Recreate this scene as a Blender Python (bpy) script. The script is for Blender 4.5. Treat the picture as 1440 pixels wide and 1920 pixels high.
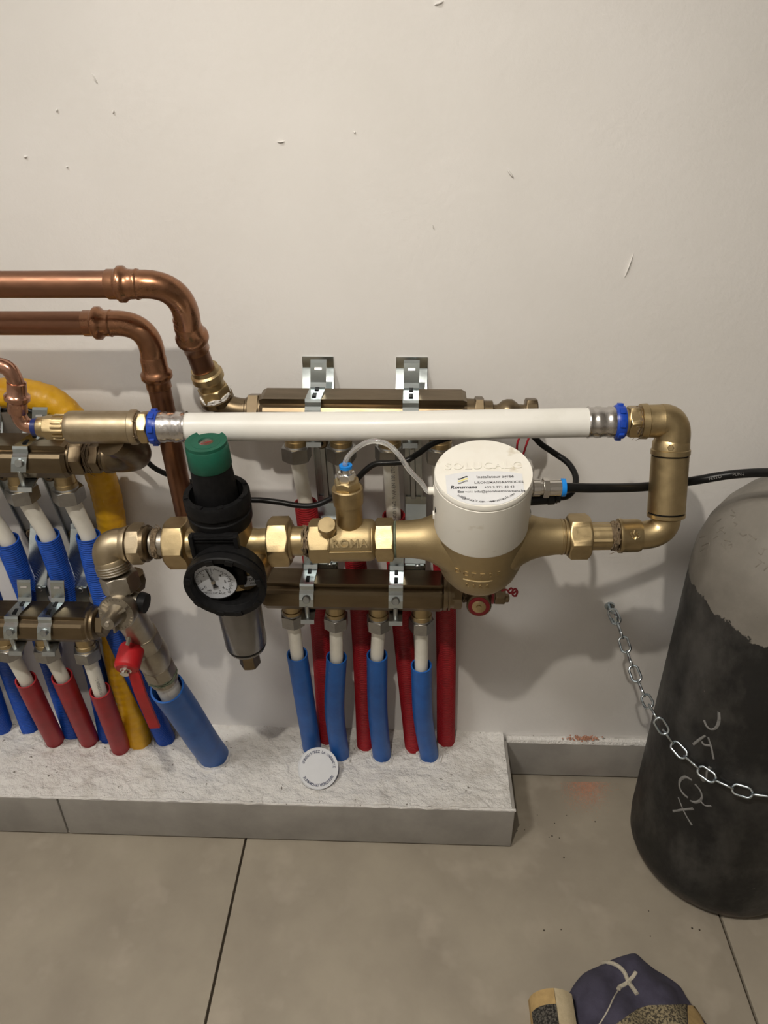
import bpy, bmesh, math, random
from mathutils import Vector, Matrix, noise
random.seed(7)
for o in list(bpy.data.objects): bpy.data.objects.remove(o)
SC = bpy.context.scene
COL = SC.collection
V = Vector
# ------------------------------------------------------------------ camera
FPX = 1443.0
CAM = V((0.0, -0.785, 0.913))
def _basis(p, y, r):
    p, y, r = (math.radians(a) for a in (p, y, r))
    fw = V((-math.sin(y)*math.cos(p), math.cos(y)*math.cos(p), -math.sin(p)))
    rt = fw.cross(V((0, 0, 1))).normalized(); up = rt.cross(fw)
    c, s = math.cos(r), math.sin(r)
    return c*rt + s*up, c*up - s*rt, fw
CR, CU, CF = _basis(31.0, 2.5, -0.5)
cd = bpy.data.cameras.new('camera'); cam = bpy.data.objects.new('camera', cd); COL.objects.link(cam)
cam.matrix_world = Matrix(((CR.x, CU.x, -CF.x, CAM.x), (CR.y, CU.y, -CF.y, CAM.y), (CR.z, CU.z, -CF.z, CAM.z), (0, 0, 0, 1)))
cd.sensor_fit = 'VERTICAL'; cd.sensor_height = 24.0; cd.lens = 24.0*FPX/1920.0; cd.clip_start = 0.02
SC.camera = cam
# ------------------------------------------------------------------ world, lights, exposure
w = bpy.data.worlds.new('world'); SC.world = w; w.use_nodes = True
w.node_tree.nodes['Background'].inputs[0].default_value = (0.9, 0.95, 1.0, 1)
w.node_tree.nodes['Background'].inputs[1].default_value = 0.05
tl = bpy.data.lights.new('hand_torch', 'SPOT'); to = bpy.data.objects.new('hand_torch', tl); COL.objects.link(to)
to.location = (-0.10, -0.68, 1.28)
to.rotation_euler = (V((-0.04, -0.05, 0.14)) - to.location).to_track_quat('-Z', 'Y').to_euler()
tl.energy = 17.0; tl.color = (1.0, 0.92, 0.80); tl.shadow_soft_size = 0.010; tl.spot_size = math.radians(120); tl.spot_blend = 1.0
CEIL_EMIT = 88.0
SC.view_settings.view_transform = 'Standard'; SC.view_settings.look = 'None'
SC.view_settings.gamma = 1.0; SC.view_settings.use_curve_mapping = False
SC.view_settings.exposure = 0.08
# ------------------------------------------------------------------ helpers
def ray(px, py): return CF + CR*((px-720)/FPX) + CU*((960-py)/FPX)
def at(px, py, Y):
    r = ray(px, py); return CAM + r*((Y-CAM.y)/r.y)
def atZ(px, py, Z):
    r = ray(px, py); return CAM + r*((Z-CAM.z)/r.z)
def mpp(P): return (P-CAM).dot(CF)/FPX
def lerp(a, b, t): return a + (b-a)*t
def frame(d):
    d = d.normalized()
    a = V((0, 0, 1)) if abs(d.z) < 0.9 else V((0, 1, 0))
    u = d.cross(a).normalized(); v = u.cross(d).normalized()
    return d, u, v
def spline(pts, n=8):
    if len(pts) < 3:
        return [lerp(pts[0], pts[1], i/n) for i in range(n+1)]
    out = []
    P = [pts[0]*2-pts[1]] + list(pts) + [pts[-1]*2-pts[-2]]
    for i in range(1, len(P)-2):
        p0, p1, p2, p3 = P[i-1:i+3]
        for k in range(n):
            t = k/n
            out.append(0.5*((2*p1)+(p2-p0)*t+(2*p0-5*p1+4*p2-p3)*t*t+(3*p1-p0-3*p2+p3)*t**3))
    out.append(P[-2].copy())
    return out
def resample(pts, step):
    L = [0]
    for a, b in zip(pts, pts[1:]): L.append(L[-1]+(b-a).length)
    n = max(2, int(L[-1]/step)); out = []; j = 0
    for i in range(n+1):
        s = L[-1]*i/n
        while j < len(L)-2 and L[j+1] < s: j += 1
        out.append(lerp(pts[j], pts[j+1], (s-L[j])/max(1e-9, L[j+1]-L[j])))
    return out
class MB:
    def __init__(s): s.v = []; s.f = []
    def ring_sweep(s, rings, closed_ends=(True, True)):
        n = len(rings[0]); b = len(s.v)
        for r in rings: s.v += r
        for i in range(len(rings)-1):
            for k in range(n):
                a = b+i*n+k; c = b+i*n+(k+1) % n
                s.f.append((a, c, c+n, a+n))
        if closed_ends[0]: s.f.append(tuple(b+k for k in range(n))[::-1])
        if closed_ends[1]:
            e = b+(len(rings)-1)*n; s.f.append(tuple(e+k for k in range(n)))
        return s
    def lathe(s, A, B, prof, n=32, ends=(True, True)):
        d, u, v = frame(B-A)
        rings = []
        for t, r in prof:
            c = lerp(A, B, t); r = max(r, 1e-5)
            rings.append([c + u*(r*math.cos(2*math.pi*k/n)) + v*(r*math.sin(2*math.pi*k/n)) for k in range(n)])
        return s.ring_sweep(rings, ends)
    def hexa(s, A, B, ap, rot=0.0, sides=6, ch=0.12, n=None, hole=None):
        d, u, v = frame(B-A); L = (B-A).length
        n = n or sides*8; st = 2*math.pi/sides; rc = ap/math.cos(st/2)
        c = min(0.20, ch*ap/L*0.55)
        pr = [(0, ap*0.99)] + [(c*k/3, lerp(V((ap,)*3), V((rc,)*3), k/3)[0]) for k in (1, 2)] + [(c, rc*1.01), (1-c, rc*1.01)] + [(1-c*k/3, lerp(V((ap,)*3), V((rc,)*3), k/3)[0]) for k in (2, 1)] + [(1, ap*0.99)]
        rings = []
        for t, rr in pr:
            cc = lerp(A, B, t); R = []
            for k in range(n):
                th = 2*math.pi*k/n
                q = ((th) % st) - st/2
                r = min(ap/math.cos(q), rr); a2 = th+rot
                R.append(cc + u*(r*math.cos(a2)) + v*(r*math.sin(a2)))
            rings.append(R)
        return s.ring_sweep(rings)
    def tube(s, pts, r, n=14, ends=(True, True), sm=8, smooth=True, rf=None):
        P = spline(pts, sm) if smooth else list(pts)
        rings = s._rings(P, r, n, rf)
        return s.ring_sweep(rings, ends)
    def _rings(s, P, r, n, rf=None):
        rings = []; pu = None; N = len(P)
        for i, p in enumerate(P):
            d = (P[min(i+1, N-1)]-P[max(i-1, 0)]).normalized()
            if pu is None: _, pu, _ = frame(d)
            u = (pu - d*pu.dot(d)).normalized(); w_ = d.cross(u); pu = u
            rr = rf(i/(N-1)) if rf else r
            rings.append([p + u*(rr*math.cos(2*math.pi*k/n)) + w_*(rr*math.sin(2*math.pi*k/n)) for k in range(n)])
        return rings
    def sheath(s, pts, r, ri, rib=None, pitch=0.0032, n=22, deep=0.035, sm=10):
        """pts from the open top to the base"""
        P = spline(pts, sm)
        P = resample(P, pitch/4 if rib else 0.006)
        inner = [p for p in P if (p-P[0]).length < deep][::-1]
        ro = self_r = []
        ringsI = s._rings(inner[::-1], ri, n)[::-1]
        ringsO = s._rings(P, r, n)
        if rib:
            for i, R in enumerate(ringsO):
                q = (0.0, 0.6, 1.0, 0.6)[i % 4]*rib
                c = P[i]
                ringsO[i] = [c+(x-c)*(1-q/r) for x in R]
        return s.ring_sweep(ringsI+ringsO, (True, True))
    def box(s, c, sx, sy, sz, ux=V((1, 0, 0)), uy=V((0, 1, 0)), uz=V((0, 0, 1)), bev=0.0):
        bm = bmesh.new(); bmesh.ops.create_cube(bm, size=1.0)
        for q in bm.verts: q.co = V((q.co.x*sx, q.co.y*sy, q.co.z*sz))
        if bev: bmesh.ops.bevel(bm, geom=bm.edges[:]+bm.verts[:], offset=bev, segments=2, affect='EDGES', profile=0.6)
        b = len(s.v); bm.verts.ensure_lookup_table(); bm.verts.index_update()
        s.v += [c+ux*q.co.x+uy*q.co.y+uz*q.co.z for q in bm.verts]
        s.f += [tuple(b+q.index for q in f.verts) for f in bm.faces]; bm.free(); return s
    def prism(s, pts2, O, u, v, wv):
        """polygon pts2 in (u,v) at O, extruded along vector wv"""
        b = len(s.v); n = len(pts2)
        s.v += [O+u*p[0]+v*p[1] for p in pts2] + [O+u*p[0]+v*p[1]+wv for p in pts2]
        s.f.append(tuple(range(b, b+n))[::-1]); s.f.append(tuple(range(b+n, b+2*n)))
        for k in range(n): s.f.append((b+k, b+(k+1) % n, b+n+(k+1) % n, b+n+k))
        return s
    def strip(s, path, wv, th, nrm=None):
        """bent sheet-metal strip: path of points (centre line of one face), width vector wv, thickness th"""
        N = len(path); T = []
        wn = wv.normalized()
        for i in range(N):
            d = (path[min(i+1, N-1)]-path[max(i-1, 0)]).normalized()
            T.append(wn.cross(d).normalized())
        b = len(s.v)
        for p, t in zip(path, T):
            s.v += [p-wv*0.5, p+wv*0.5, p+wv*0.5+t*th, p-wv*0.5+t*th]
        for i in range(N-1):
            for k in range(4):
                a = b+i*4+k; c = b+i*4+(k+1) % 4
                s.f.append((a, c, c+4, a+4))
        s.f.append((b+3, b+2, b+1, b)); e = b+(N-1)*4; s.f.append((e, e+1, e+2, e+3))
        return s
    def mesh(s, name, off, sharp=35):
        me = bpy.data.meshes.new(name)
        me.from_pydata([tuple(p-off) for p in s.v], [], s.f); me.update()
        bm = bmesh.new(); bm.from_mesh(me); bmesh.ops.recalc_face_normals(bm, faces=bm.faces[:]); bm.to_mesh(me); bm.free()
        me.polygons.foreach_set('use_smooth', [True]*len(me.polygons))
        me.set_sharp_from_angle(angle=math.radians(sharp))
        return me
    def text(s, st, O, u, v, size, align='CENTER', depth=0.0, shear=0.0, spacing=1.0, off=0.0):
        c = bpy.data.curves.new('t', 'FONT'); c.body = st; c.size = size; c.align_x = align; c.align_y = 'CENTER'
        c.extrude = depth; c.shear = shear; c.space_character = spacing; c.resolution_u = 3; c.offset = off
        ob = bpy.data.objects.new('t', c); COL.objects.link(ob)
        dg = bpy.context.evaluated_depsgraph_get()
        me = bpy.data.meshes.new_from_object(ob.evaluated_get(dg))
        nrm = u.cross(v); b = len(s.v)
        s.v += [O+u*q.co.x+v*q.co.y+nrm*q.co.z for q in me.vertices]
        s.f += [tuple(b+i for i in p.vertices) for p in me.polygons]
        bpy.data.objects.remove(ob); bpy.data.curves.remove(c); bpy.data.meshes.remove(me)
        return s
def C(r, g, b):
    f = lambda x: (x/255/12.92) if x <= 10 else ((x/255+0.055)/1.055)**2.4
    return (f(r), f(g), f(b), 1)
ORG = {}
def tag(o, label=None, cat=None, group=None, kind=None):
    if label: o['label'] = label
    if cat: o['category'] = cat
    if group: o['group'] = group
    if kind: o['kind'] = kind
    return o
def thing(name, label, cat, origin, group=None, kind=None):
    o = bpy.data.objects.new(name, None); COL.objects.link(o); o.location = origin; o.empty_display_size = 0.02
    ORG[o] = V(origin)
    return tag(o, label, cat, group, kind)
def part(parent, name, mb, mat, label=None, sharp=35):
    off = ORG[parent]
    o = bpy.data.objects.new(name, mb.mesh(name, off, sharp)); COL.objects.link(o); o.parent = parent
    o.data.materials.append(mat); ORG[o] = off
    if label: o['label'] = label
    return o
def single(name, label, cat, mb, mat, origin=None, group=None, kind=None, sharp=35):
    if origin is None:
        n = len(mb.v); c = V((0, 0, 0))
        for p in mb.v: c += p
        origin = c/n; origin.z = min(p.z for p in mb.v)
    o = bpy.data.objects.new(name, mb.mesh(name, V(origin), sharp)); COL.objects.link(o); o.location = origin
    o.data.materials.append(mat); ORG[o] = V(origin)
    return tag(o, label, cat, group, kind)
# lathe along an image-measured axis: prof values are pixels along axis ('x' or 'y'), radius in pixels
def pxl(mb, p0, p1, Y0, Y1, prof, ax=0, n=32, hexf=False, rot=0.0, ch=0.12):
    A, B = at(*p0, Y0), at(*p1, Y1)
    T = lambda q: (q-p0[ax])/(p1[ax]-p0[ax])
    if hexf:
        a, b, r = prof; P, Q = lerp(A, B, T(a)), lerp(A, B, T(b))
        return mb.hexa(P, Q, r*mpp((P+Q)/2), rot=rot, ch=ch)
    return mb.lathe(A, B, [(T(q), r*mpp(lerp(A, B, T(q)))) for q, r in prof], n=n)
def hemp(mb, P, d, r, wdt, seed=0):
    rnd = random.Random(seed); d, u, v = frame(d)
    for k in range(5):
        pts = []
        off = (k/4-0.5)*wdt
        for i in range(25):
            a = 2*math.pi*i/24; rr = r*(1+rnd.uniform(-.05, .07))
            pts.append(P+d*(off+rnd.uniform(-.2, .2)*wdt)+u*rr*math.cos(a)+v*rr*math.sin(a))
        mb.tube(pts, 0.0011, n=5, smooth=False, ends=(False, False))
    for k in range(7):
        a = rnd.uniform(0, 6.28); q = u*math.cos(a)+v*math.sin(a)
        b = P+q*r+d*rnd.uniform(-.5, .5)*wdt
        mb.tube([b, b+q*0.002+d*rnd.uniform(-.003, .003), b+q*0.0045+d*rnd.uniform(-.005, .005)], 0.00025, n=4, sm=3)
    return mb
# ------------------------------------------------------------------ materials
def mk(name, col, rough=0.5, metal=0.0, col2=None, nsc=60, nlo=0.4, nhi=0.65, bump=0.0, bsc=300, rvar=0.0, rsc=80, stretch=None, spec=None, trans=0.0, coat=0.0, col3=None, n3=(400, 0.62, 0.7), emit=None, alpha=1.0, bdist=0.001, wave=None):
    m = bpy.data.materials.new(name); m.use_nodes = True
    nt = m.node_tree; N, L = nt.nodes, nt.links
    b = N['Principled BSDF']
    b.inputs['Base Color'].default_value = col; b.inputs['Roughness'].default_value = rough; b.inputs['Metallic'].default_value = metal
    if spec is not None: b.inputs['Specular IOR Level'].default_value = spec
    b.inputs['Transmission Weight'].default_value = trans; b.inputs['Coat Weight'].default_value = coat
    b.inputs['Alpha'].default_value = alpha
    tc = N.new('ShaderNodeTexCoord'); vec = tc.outputs['Object']
    if stretch:
        mp = N.new('ShaderNodeMapping'); mp.inputs['Scale'].default_value = stretch; L.new(vec, mp.inputs['Vector']); vec = mp.outputs['Vector']
    def nz(sc, det=5):
        q = N.new('ShaderNodeTexNoise'); q.inputs['Scale'].default_value = sc; q.inputs['Detail'].default_value = det
        q.inputs['Roughness'].default_value = 0.6; L.new(vec, q.inputs['Vector']); return q.outputs['Fac']
    def mr(x, a, c, lo=0.0, hi=1.0):
        q = N.new('ShaderNodeMapRange'); q.inputs[1].default_value = a; q.inputs[2].default_value = c
        q.inputs[3].default_value = lo; q.inputs[4].default_value = hi; L.new(x, q.inputs[0]); return q.outputs[0]
    cur = None
    if col2:
        mx = N.new('ShaderNodeMix'); mx.data_type = 'RGBA'; mx.inputs[6].default_value = col; mx.inputs[7].default_value = col2
        L.new(mr(nz(nsc), nlo, nhi), mx.inputs[0]); cur = mx.outputs[2]
    if col3:
        mx = N.new('ShaderNodeMix'); mx.data_type = 'RGBA'; mx.inputs[7].default_value = col3
        if cur: L.new(cur, mx.inputs[6])
        else: mx.inputs[6].default_value = col
        L.new(mr(nz(n3[0], 3), n3[1], n3[2]), mx.inputs[0]); cur = mx.outputs[2]
    if cur: L.new(cur, b.inputs['Base Color'])
    if rvar: L.new(mr(nz(rsc), 0.35, 0.65, max(0.02, rough-rvar), min(1, rough+rvar)), b.inputs['Roughness'])
    if bump:
        bp = N.new('ShaderNodeBump'); bp.inputs['Strength'].default_value = bump; bp.inputs['Distance'].default_value = bdist
        L.new(nz(bsc, 4), bp.inputs['Height']); L.new(bp.outputs[0], b.inputs['Normal'])
    if emit:
        b.inputs['Emission Color'].default_value = emit[0]; b.inputs['Emission Strength'].default_value = emit[1]
    m['nodes_ready'] = 1
    return m
M = {}
M['wall'] = mk('wall_paint', (0.74, 0.72, 0.70, 1), 0.75, col2=(0.70, 0.68, 0.655, 1), nsc=4, bump=0.35, bsc=120, bdist=0.0012)
M['wall2'] = mk('room_paint', (0.74, 0.72, 0.69, 1), 0.8, col2=(0.70, 0.68, 0.65, 1), nsc=3)
M['plaster'] = mk('rough_plaster', (0.74, 0.72, 0.69, 1), 0.9, col2=(0.60, 0.57, 0.53, 1), nsc=35, nlo=0.5, nhi=0.72, bump=1.0, bsc=260, bdist=0.003, col3=(0.22, 0.20, 0.17, 1), n3=(150, 0.68, 0.71))
M['tile_grey'] = mk('grey_tile', C(150, 146, 140), 0.45, col2=C(136, 132, 127), nsc=18, bump=0.05, bsc=200)
M['floor'] = mk('floor_tile_ceramic', C(162, 153, 137), 0.5, col2=C(145, 136, 122), nsc=7, nlo=0.35, nhi=0.68, rvar=0.08, rsc=9, bump=0.04, bsc=350, col3=C(168, 158, 143), n3=(16, 0.55, 0.75))
M['grout'] = mk('floor_grout', C(58, 50, 40), 0.95, col2=C(75, 66, 54), nsc=90, bump=0.5, bsc=500)
M['brass'] = mk('brass_machined', (0.47, 0.365, 0.205, 1), 0.40, 1.0, col2=(0.42, 0.325, 0.18, 1), nsc=90, rvar=0.07, bump=0.06, bsc=700)
M['brass_cast'] = mk('brass_sandcast', (0.44, 0.345, 0.195, 1), 0.50, 1.0, col2=(0.42, 0.33, 0.185, 1), nsc=120, bump=0.30, bsc=1500, bdist=0.0005)
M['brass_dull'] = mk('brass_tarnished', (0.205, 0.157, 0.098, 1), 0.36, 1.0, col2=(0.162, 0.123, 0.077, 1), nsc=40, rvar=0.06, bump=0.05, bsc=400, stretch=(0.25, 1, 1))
M['bronze'] = mk('bronze_cast_pale', (0.43, 0.355, 0.245, 1), 0.44, 1.0, col2=(0.38, 0.31, 0.205, 1), nsc=70, rvar=0.06, bump=0.15, bsc=1200, bdist=0.0005)
M['nickel'] = mk('nickel_plate', (0.39, 0.355, 0.30, 1), 0.38, 1.0, col2=(0.33, 0.30, 0.25, 1), nsc=40, rvar=0.05, bump=0.10, bsc=250)
M['nickel_bright'] = mk('nickel_bright', (0.75, 0.72, 0.68, 1), 0.16, 1.0, rvar=0.05)
M['steel_nut'] = mk('grey_steel_nut', (0.36, 0.355, 0.345, 1), 0.36, 1.0, col2=(0.31, 0.305, 0.295, 1), nsc=120)
M['sleeve'] = mk('stainless_sleeve', (0.66, 0.64, 0.62, 1), 0.24, 1.0, col2=(0.50, 0.48, 0.47, 1), nsc=60, rvar=0.1)
M['zinc'] = mk('galvanised_zinc', (0.56, 0.62, 0.64, 1), 0.20, 1.0, col2=(0.51, 0.57, 0.59, 1), nsc=60, rvar=0.04, rsc=60)
M['zinc_dull'] = mk('galvanised_dull', (0.44, 0.46, 0.45, 1), 0.36, 1.0, col2=(0.38, 0.40, 0.40, 1), nsc=80)
M['copper'] = mk('copper_aged', (0.27, 0.135, 0.082, 1), 0.40, 1.0, col2=(0.20, 0.105, 0.07, 1), nsc=18, rvar=0.10, rsc=60, bump=0.04, bsc=200, stretch=(0.5, 1, 1))
M['copper_fit'] = mk('copper_fitting', (0.35, 0.175, 0.10, 1), 0.30, 1.0, col2=(0.27, 0.14, 0.08, 1), nsc=30, rvar=0.06, bump=0.04, bsc=150)
M['copper_new'] = mk('copper_bright', (0.56, 0.31, 0.22, 1), 0.22, 1.0, col2=(0.47, 0.26, 0.18, 1), nsc=60, rvar=0.06, bump=0.08, bsc=300)
M['pipe_white'] = mk('white_pipe_plastic', (0.70, 0.69, 0.65, 1), 0.38, col2=(0.65, 0.64, 0.59, 1), nsc=22, nlo=0.55, nhi=0.75, coat=0.1)
M['pex'] = mk('white_pex_plastic', (0.78, 0.76, 0.69, 1), 0.42, col2=(0.70, 0.68, 0.60, 1), nsc=40, nlo=0.5, nhi=0.7)
M['cap_white'] = mk('white_cap_plastic', (0.75, 0.73, 0.67, 1), 0.45, col2=(0.71, 0.68, 0.61, 1), nsc=25, nlo=0.5, nhi=0.7, col3=(0.50, 0.44, 0.33, 1), n3=(38, 0.66, 0.78))
M['paper'] = mk('label_paper', (0.66, 0.67, 0.69, 1), 0.5, col2=(0.64, 0.65, 0.67, 1), nsc=80)
M['ink'] = mk('black_ink', (0.02, 0.02, 0.022, 1), 0.6, col2=(0.03, 0.03, 0.03, 1))
M['ink_navy'] = mk('navy_ink', (0.03, 0.04, 0.10, 1), 0.6, col2=(0.05, 0.06, 0.12, 1))
M['ink_yellow'] = mk('yellow_ink', (0.75, 0.66, 0.16, 1), 0.6, col2=(0.70, 0.62, 0.15, 1))
M['ink_grey'] = mk('grey_ink', (0.16, 0.16, 0.16, 1), 0.6, col2=(0.2, 0.2, 0.2, 1))
M['black'] = mk('black_plastic', (0.006, 0.006, 0.0065, 1), 0.5, col2=(0.009, 0.009, 0.0095, 1), nsc=200, bump=0.08, bsc=900, spec=0.14)
M['rubber'] = mk('black_rubber', (0.005, 0.005, 0.0055, 1), 0.35, col2=(0.008, 0.008, 0.008, 1), nsc=90, spec=0.25)
M['green'] = mk('green_plastic', C(8, 82, 63), 0.45, col2=C(7, 75, 57), nsc=90, bump=0.05, bsc=500)
M['blue'] = mk('blue_sheath_plastic', C(24, 92, 172), 0.45, col2=C(20, 82, 158), nsc=40, bump=0.06, bsc=300, col3=C(120, 150, 190), n3=(90, 0.73, 0.80))
M['blue_dk'] = mk('blue_corrugated_plastic', C(22, 74, 168), 0.40, col2=C(18, 64, 150), nsc=40, col3=C(190, 195, 205), n3=(85, 0.72, 0.76))
M['blue_ring'] = mk('blue_ring_plastic', C(20, 66, 170), 0.35, col2=C(16, 56, 150), nsc=100)
M['navy_band'] = mk('navy_band_plastic', C(24, 40, 100), 0.4, col2=C(20, 34, 90), nsc=100)
M['blue_push'] = mk('light_blue_plastic', C(20, 130, 215), 0.35, col2=C(16, 120, 205), nsc=100)
M['red'] = mk('red_sheath_plastic', C(158, 24, 33), 0.5, col2=C(142, 20, 29), nsc=40, bump=0.05, bsc=300, col3=C(200, 110, 110), n3=(90, 0.75, 0.82))
M['red_bright'] = mk('red_painted_steel', C(172, 22, 30), 0.45, col2=C(158, 20, 27), nsc=60)
M['red_wire'] = mk('red_wire_plastic', C(150, 20, 36), 0.4, col2=C(135, 16, 30), nsc=60)
M['yellow'] = mk('yellow_tape', C(218, 166, 28), 0.38, col2=C(198, 144, 18), nsc=35, rvar=0.1, bump=0.25, bsc=60, bdist=0.003, col3=C(225, 190, 90), n3=(120, 0.70, 0.76))
M['hemp'] = mk('hemp_fibre', C(120, 104, 82), 0.9, col2=C(80, 66, 50), nsc=300)
M['hemp_green'] = mk('hemp_green_paste', C(110, 118, 100), 0.8, col2=C(78, 86, 70), nsc=200)
M['smoke'] = mk('smoked_bowl', (0.20, 0.19, 0.18, 1), 0.22, 0.55, col2=(0.17, 0.16, 0.15, 1), nsc=30, rvar=0.05)
M['gauge'] = mk('gauge_face', (0.56, 0.59, 0.64, 1), 0.45, col2=(0.54, 0.57, 0.62, 1))
M['cloth_purple'] = mk('purple_denim', C(68, 65, 82), 0.95, col2=C(57, 54, 70), nsc=60, bump=0.5, bsc=900, bdist=0.001)
M['thread'] = mk('white_thread', C(190, 182, 165), 0.9, col2=C(165, 158, 142), nsc=300, bump=0.6, bsc=900)
M['tweed'] = mk('tweed_weave', C(140, 128, 100), 0.95, col2=C(60, 54, 44), nsc=420, nlo=0.45, nhi=0.56, bump=0.7, bsc=600)
M['tweed_dk'] = mk('dark_tweed', C(90, 86, 78), 0.95, col2=C(30, 28, 26), nsc=500, nlo=0.42, nhi=0.55, bump=0.7, bsc=600)
M['tan'] = mk('tan_cloth', C(180, 152, 102), 0.9, col2=C(165, 138, 92), nsc=120, bump=0.4, bsc=800)
M['beige'] = mk('beige_cloth', C(196, 180, 148), 0.9, col2=C(182, 166, 134), nsc=120, bump=0.4, bsc=800)
M['chalk'] = mk('chalk_paint', C(122, 121, 119), 0.9, col2=C(92, 91, 89), nsc=260, nlo=0.5, nhi=0.7)
M['stamp'] = mk('stamped_grey_paint', C(120, 115, 106), 0.6, col2=C(105, 100, 92), nsc=100)
M['chain'] = mk('zinc_chain', (0.60, 0.66, 0.70, 1), 0.20, 1.0, col2=(0.42, 0.50, 0.56, 1), nsc=90, rvar=0.08)
M['brick'] = mk('brick_dust', C(188, 140, 116), 0.95, col2=C(170, 118, 94), nsc=150, bump=0.5, bsc=400)
M['crumb'] = mk('dark_crumbs', C(70, 60, 50), 0.95, col2=C(40, 34, 28), nsc=300)
M['lamp_base'] = mk('lamp_base_white', (0.75, 0.75, 0.75, 1), 0.5, col2=(0.7, 0.7, 0.7, 1))
M['lamp_glow'] = mk('lamp_diffuser', (0.9, 0.9, 0.9, 1), 0.6, emit=((1.0, 0.96, 0.90, 1), CEIL_EMIT))
# clear tubing
def mk_clear():
    m = mk('clear_tubing', (0.95, 0.95, 0.94, 1), 0.08, trans=0.85)
    m.node_tree.nodes['Principled BSDF'].inputs['IOR'].default_value = 1.35
    return m
M['clear'] = mk_clear()
# gas cylinder paint: grey shoulder over black body with a chipped border and scuffs
def mk_cyl(zb):
    m = bpy.data.materials.new('cylinder_paint'); m.use_nodes = True; nt = m.node_tree; N, L = nt.nodes, nt.links; b = N['Principled BSDF']
    tc = N.new('ShaderNodeTexCoord'); sp = N.new('ShaderNodeSeparateXYZ'); L.new(tc.outputs['Object'], sp.inputs[0])
    def nz(sc, det=6, st=None):
        q = N.new('ShaderNodeTexNoise'); q.inputs['Scale'].default_value = sc; q.inputs['Detail'].default_value = det; q.inputs['Roughness'].default_value = 0.65
        if st:
            mp = N.new('ShaderNodeMapping'); mp.inputs['Scale'].default_value = st; L.new(tc.outputs['Object'], mp.inputs[0]); L.new(mp.outputs[0], q.inputs['Vector'])
        else: L.new(tc.outputs['Object'], q.inputs['Vector'])
        return q.outputs['Fac']
    def mth(op, x, y):
        q = N.new('ShaderNodeMath'); q.operation = op
        for i, a in enumerate((x, y)):
            if isinstance(a, (int, float)): q.inputs[i].default_value = a
            else: L.new(a, q.inputs[i])
        return q.outputs[0]
    def mr(x, a, c, lo=0.0, hi=1.0):
        q = N.new('ShaderNodeMapRange'); q.inputs[1].default_value = a; q.inputs[2].default_value = c; q.inputs[3].default_value = lo; q.inputs[4].default_value = hi; L.new(x, q.inputs[0]); return q.outputs[0]
    def mix(f, a, c):
        q = N.new('ShaderNodeMix'); q.data_type = 'RGBA'; L.new(f, q.inputs[0])
        for i, x in ((6, a), (7, c)):
            if isinstance(x, tuple): q.inputs[i].default_value = x
            else: L.new(x, q.inputs[i])
        return q.outputs[2]
    edge = mth('ADD', mth('ADD', sp.outputs[2], mth('MULTIPLY', sp.outputs[0], 0.19)), mth('MULTIPLY', mth('SUBTRACT', nz(55), 0.5), 0.030))
    f = mr(edge, zb-0.0006, zb+0.0006)
    blk = mix(mr(nz(14, 9, (1, 1, 0.6)), 0.45, 0.66), C(17, 17, 17), C(62, 60, 57))
    blk = mix(mr(nz(60), 0.70, 0.74), blk, C(105, 98, 90))
    low = mr(sp.outputs[2], 0.03, 0.008)
    blk = mix(mth('MULTIPLY', low, mr(nz(40), 0.4, 0.6)), blk, C(100, 88, 80))
    gry = mix(mr(nz(9), 0.38, 0.68), C(104, 100, 93), C(128, 123, 115))
    gry = mix(mr(nz(75), 0.71, 0.74), gry, C(55, 52, 48))
    L.new(mix(f, blk, gry), b.inputs['Base Color'])
    L.new(mr(nz(20), 0.3, 0.7, 0.42, 0.66), b.inputs['Roughness'])
    bp = N.new('ShaderNodeBump'); bp.inputs['Strength'].default_value = 0.25; bp.inputs['Distance'].default_value = 0.001
    L.new(mth('ADD', nz(160), mth('MULTIPLY', f, 0.5)), bp.inputs['Height']); L.new(bp.outputs[0], b.inputs['Normal'])
    return m
X1, Y1, Z1 = V((1, 0, 0)), V((0, 1, 0)), V((0, 0, 1))
# ------------------------------------------------------------------ room shell
RX0, RX1, RY0, RH = -1.6, 2.3, -2.6, 2.4
PZ, PY, PX = 0.074, -0.131, 0.1375
def struct(name, mb, mat, origin, label, sharp=35):
    return single(name, label, None, mb, mat, origin, kind='structure', sharp=sharp)
wb = struct('wall_back', MB().box(V(((RX0+RX1)/2, 0.05, RH/2)), RX1-RX0, 0.1, RH), M['wall'], V((0, 0, 0)), 'off-white painted plaster wall behind the pipework')
struct('wall_left', MB().box(V((RX0-0.05, RY0/2, RH/2)), 0.1, -RY0+0.2, RH), M['wall2'], V((RX0, 0, 0)), 'off-white side wall left of the pipework')
struct('wall_right', MB().box(V((RX1+0.05, RY0/2, RH/2)), 0.1, -RY0+0.2, RH), M['wall2'], V((RX1, 0, 0)), 'off-white side wall right of the gas cylinder')
struct('wall_front', MB().box(V(((RX0+RX1)/2, RY0-0.05, RH/2)), RX1-RX0, 0.1, RH), M['wall2'], V((0, RY0, 0)), 'off-white wall opposite the pipework')
struct('ceiling', MB().box(V(((RX0+RX1)/2, RY0/2, RH+0.05)), RX1-RX0+0.2, -RY0+0.2, 0.1), M['wall2'], V((0, 0, RH)), 'plain white ceiling of the utility room')
fl = struct('floor', MB().box(V(((RX0+RX1)/2, RY0/2, -0.055)), RX1-RX0+0.2, -RY0+0.2, 0.1), M['grout'], V((0, 0, -0.005)), 'large beige-grey tiled floor with dark open joints')
GX, GT = -0.2195, 0.0032
tile_me = None
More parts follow.
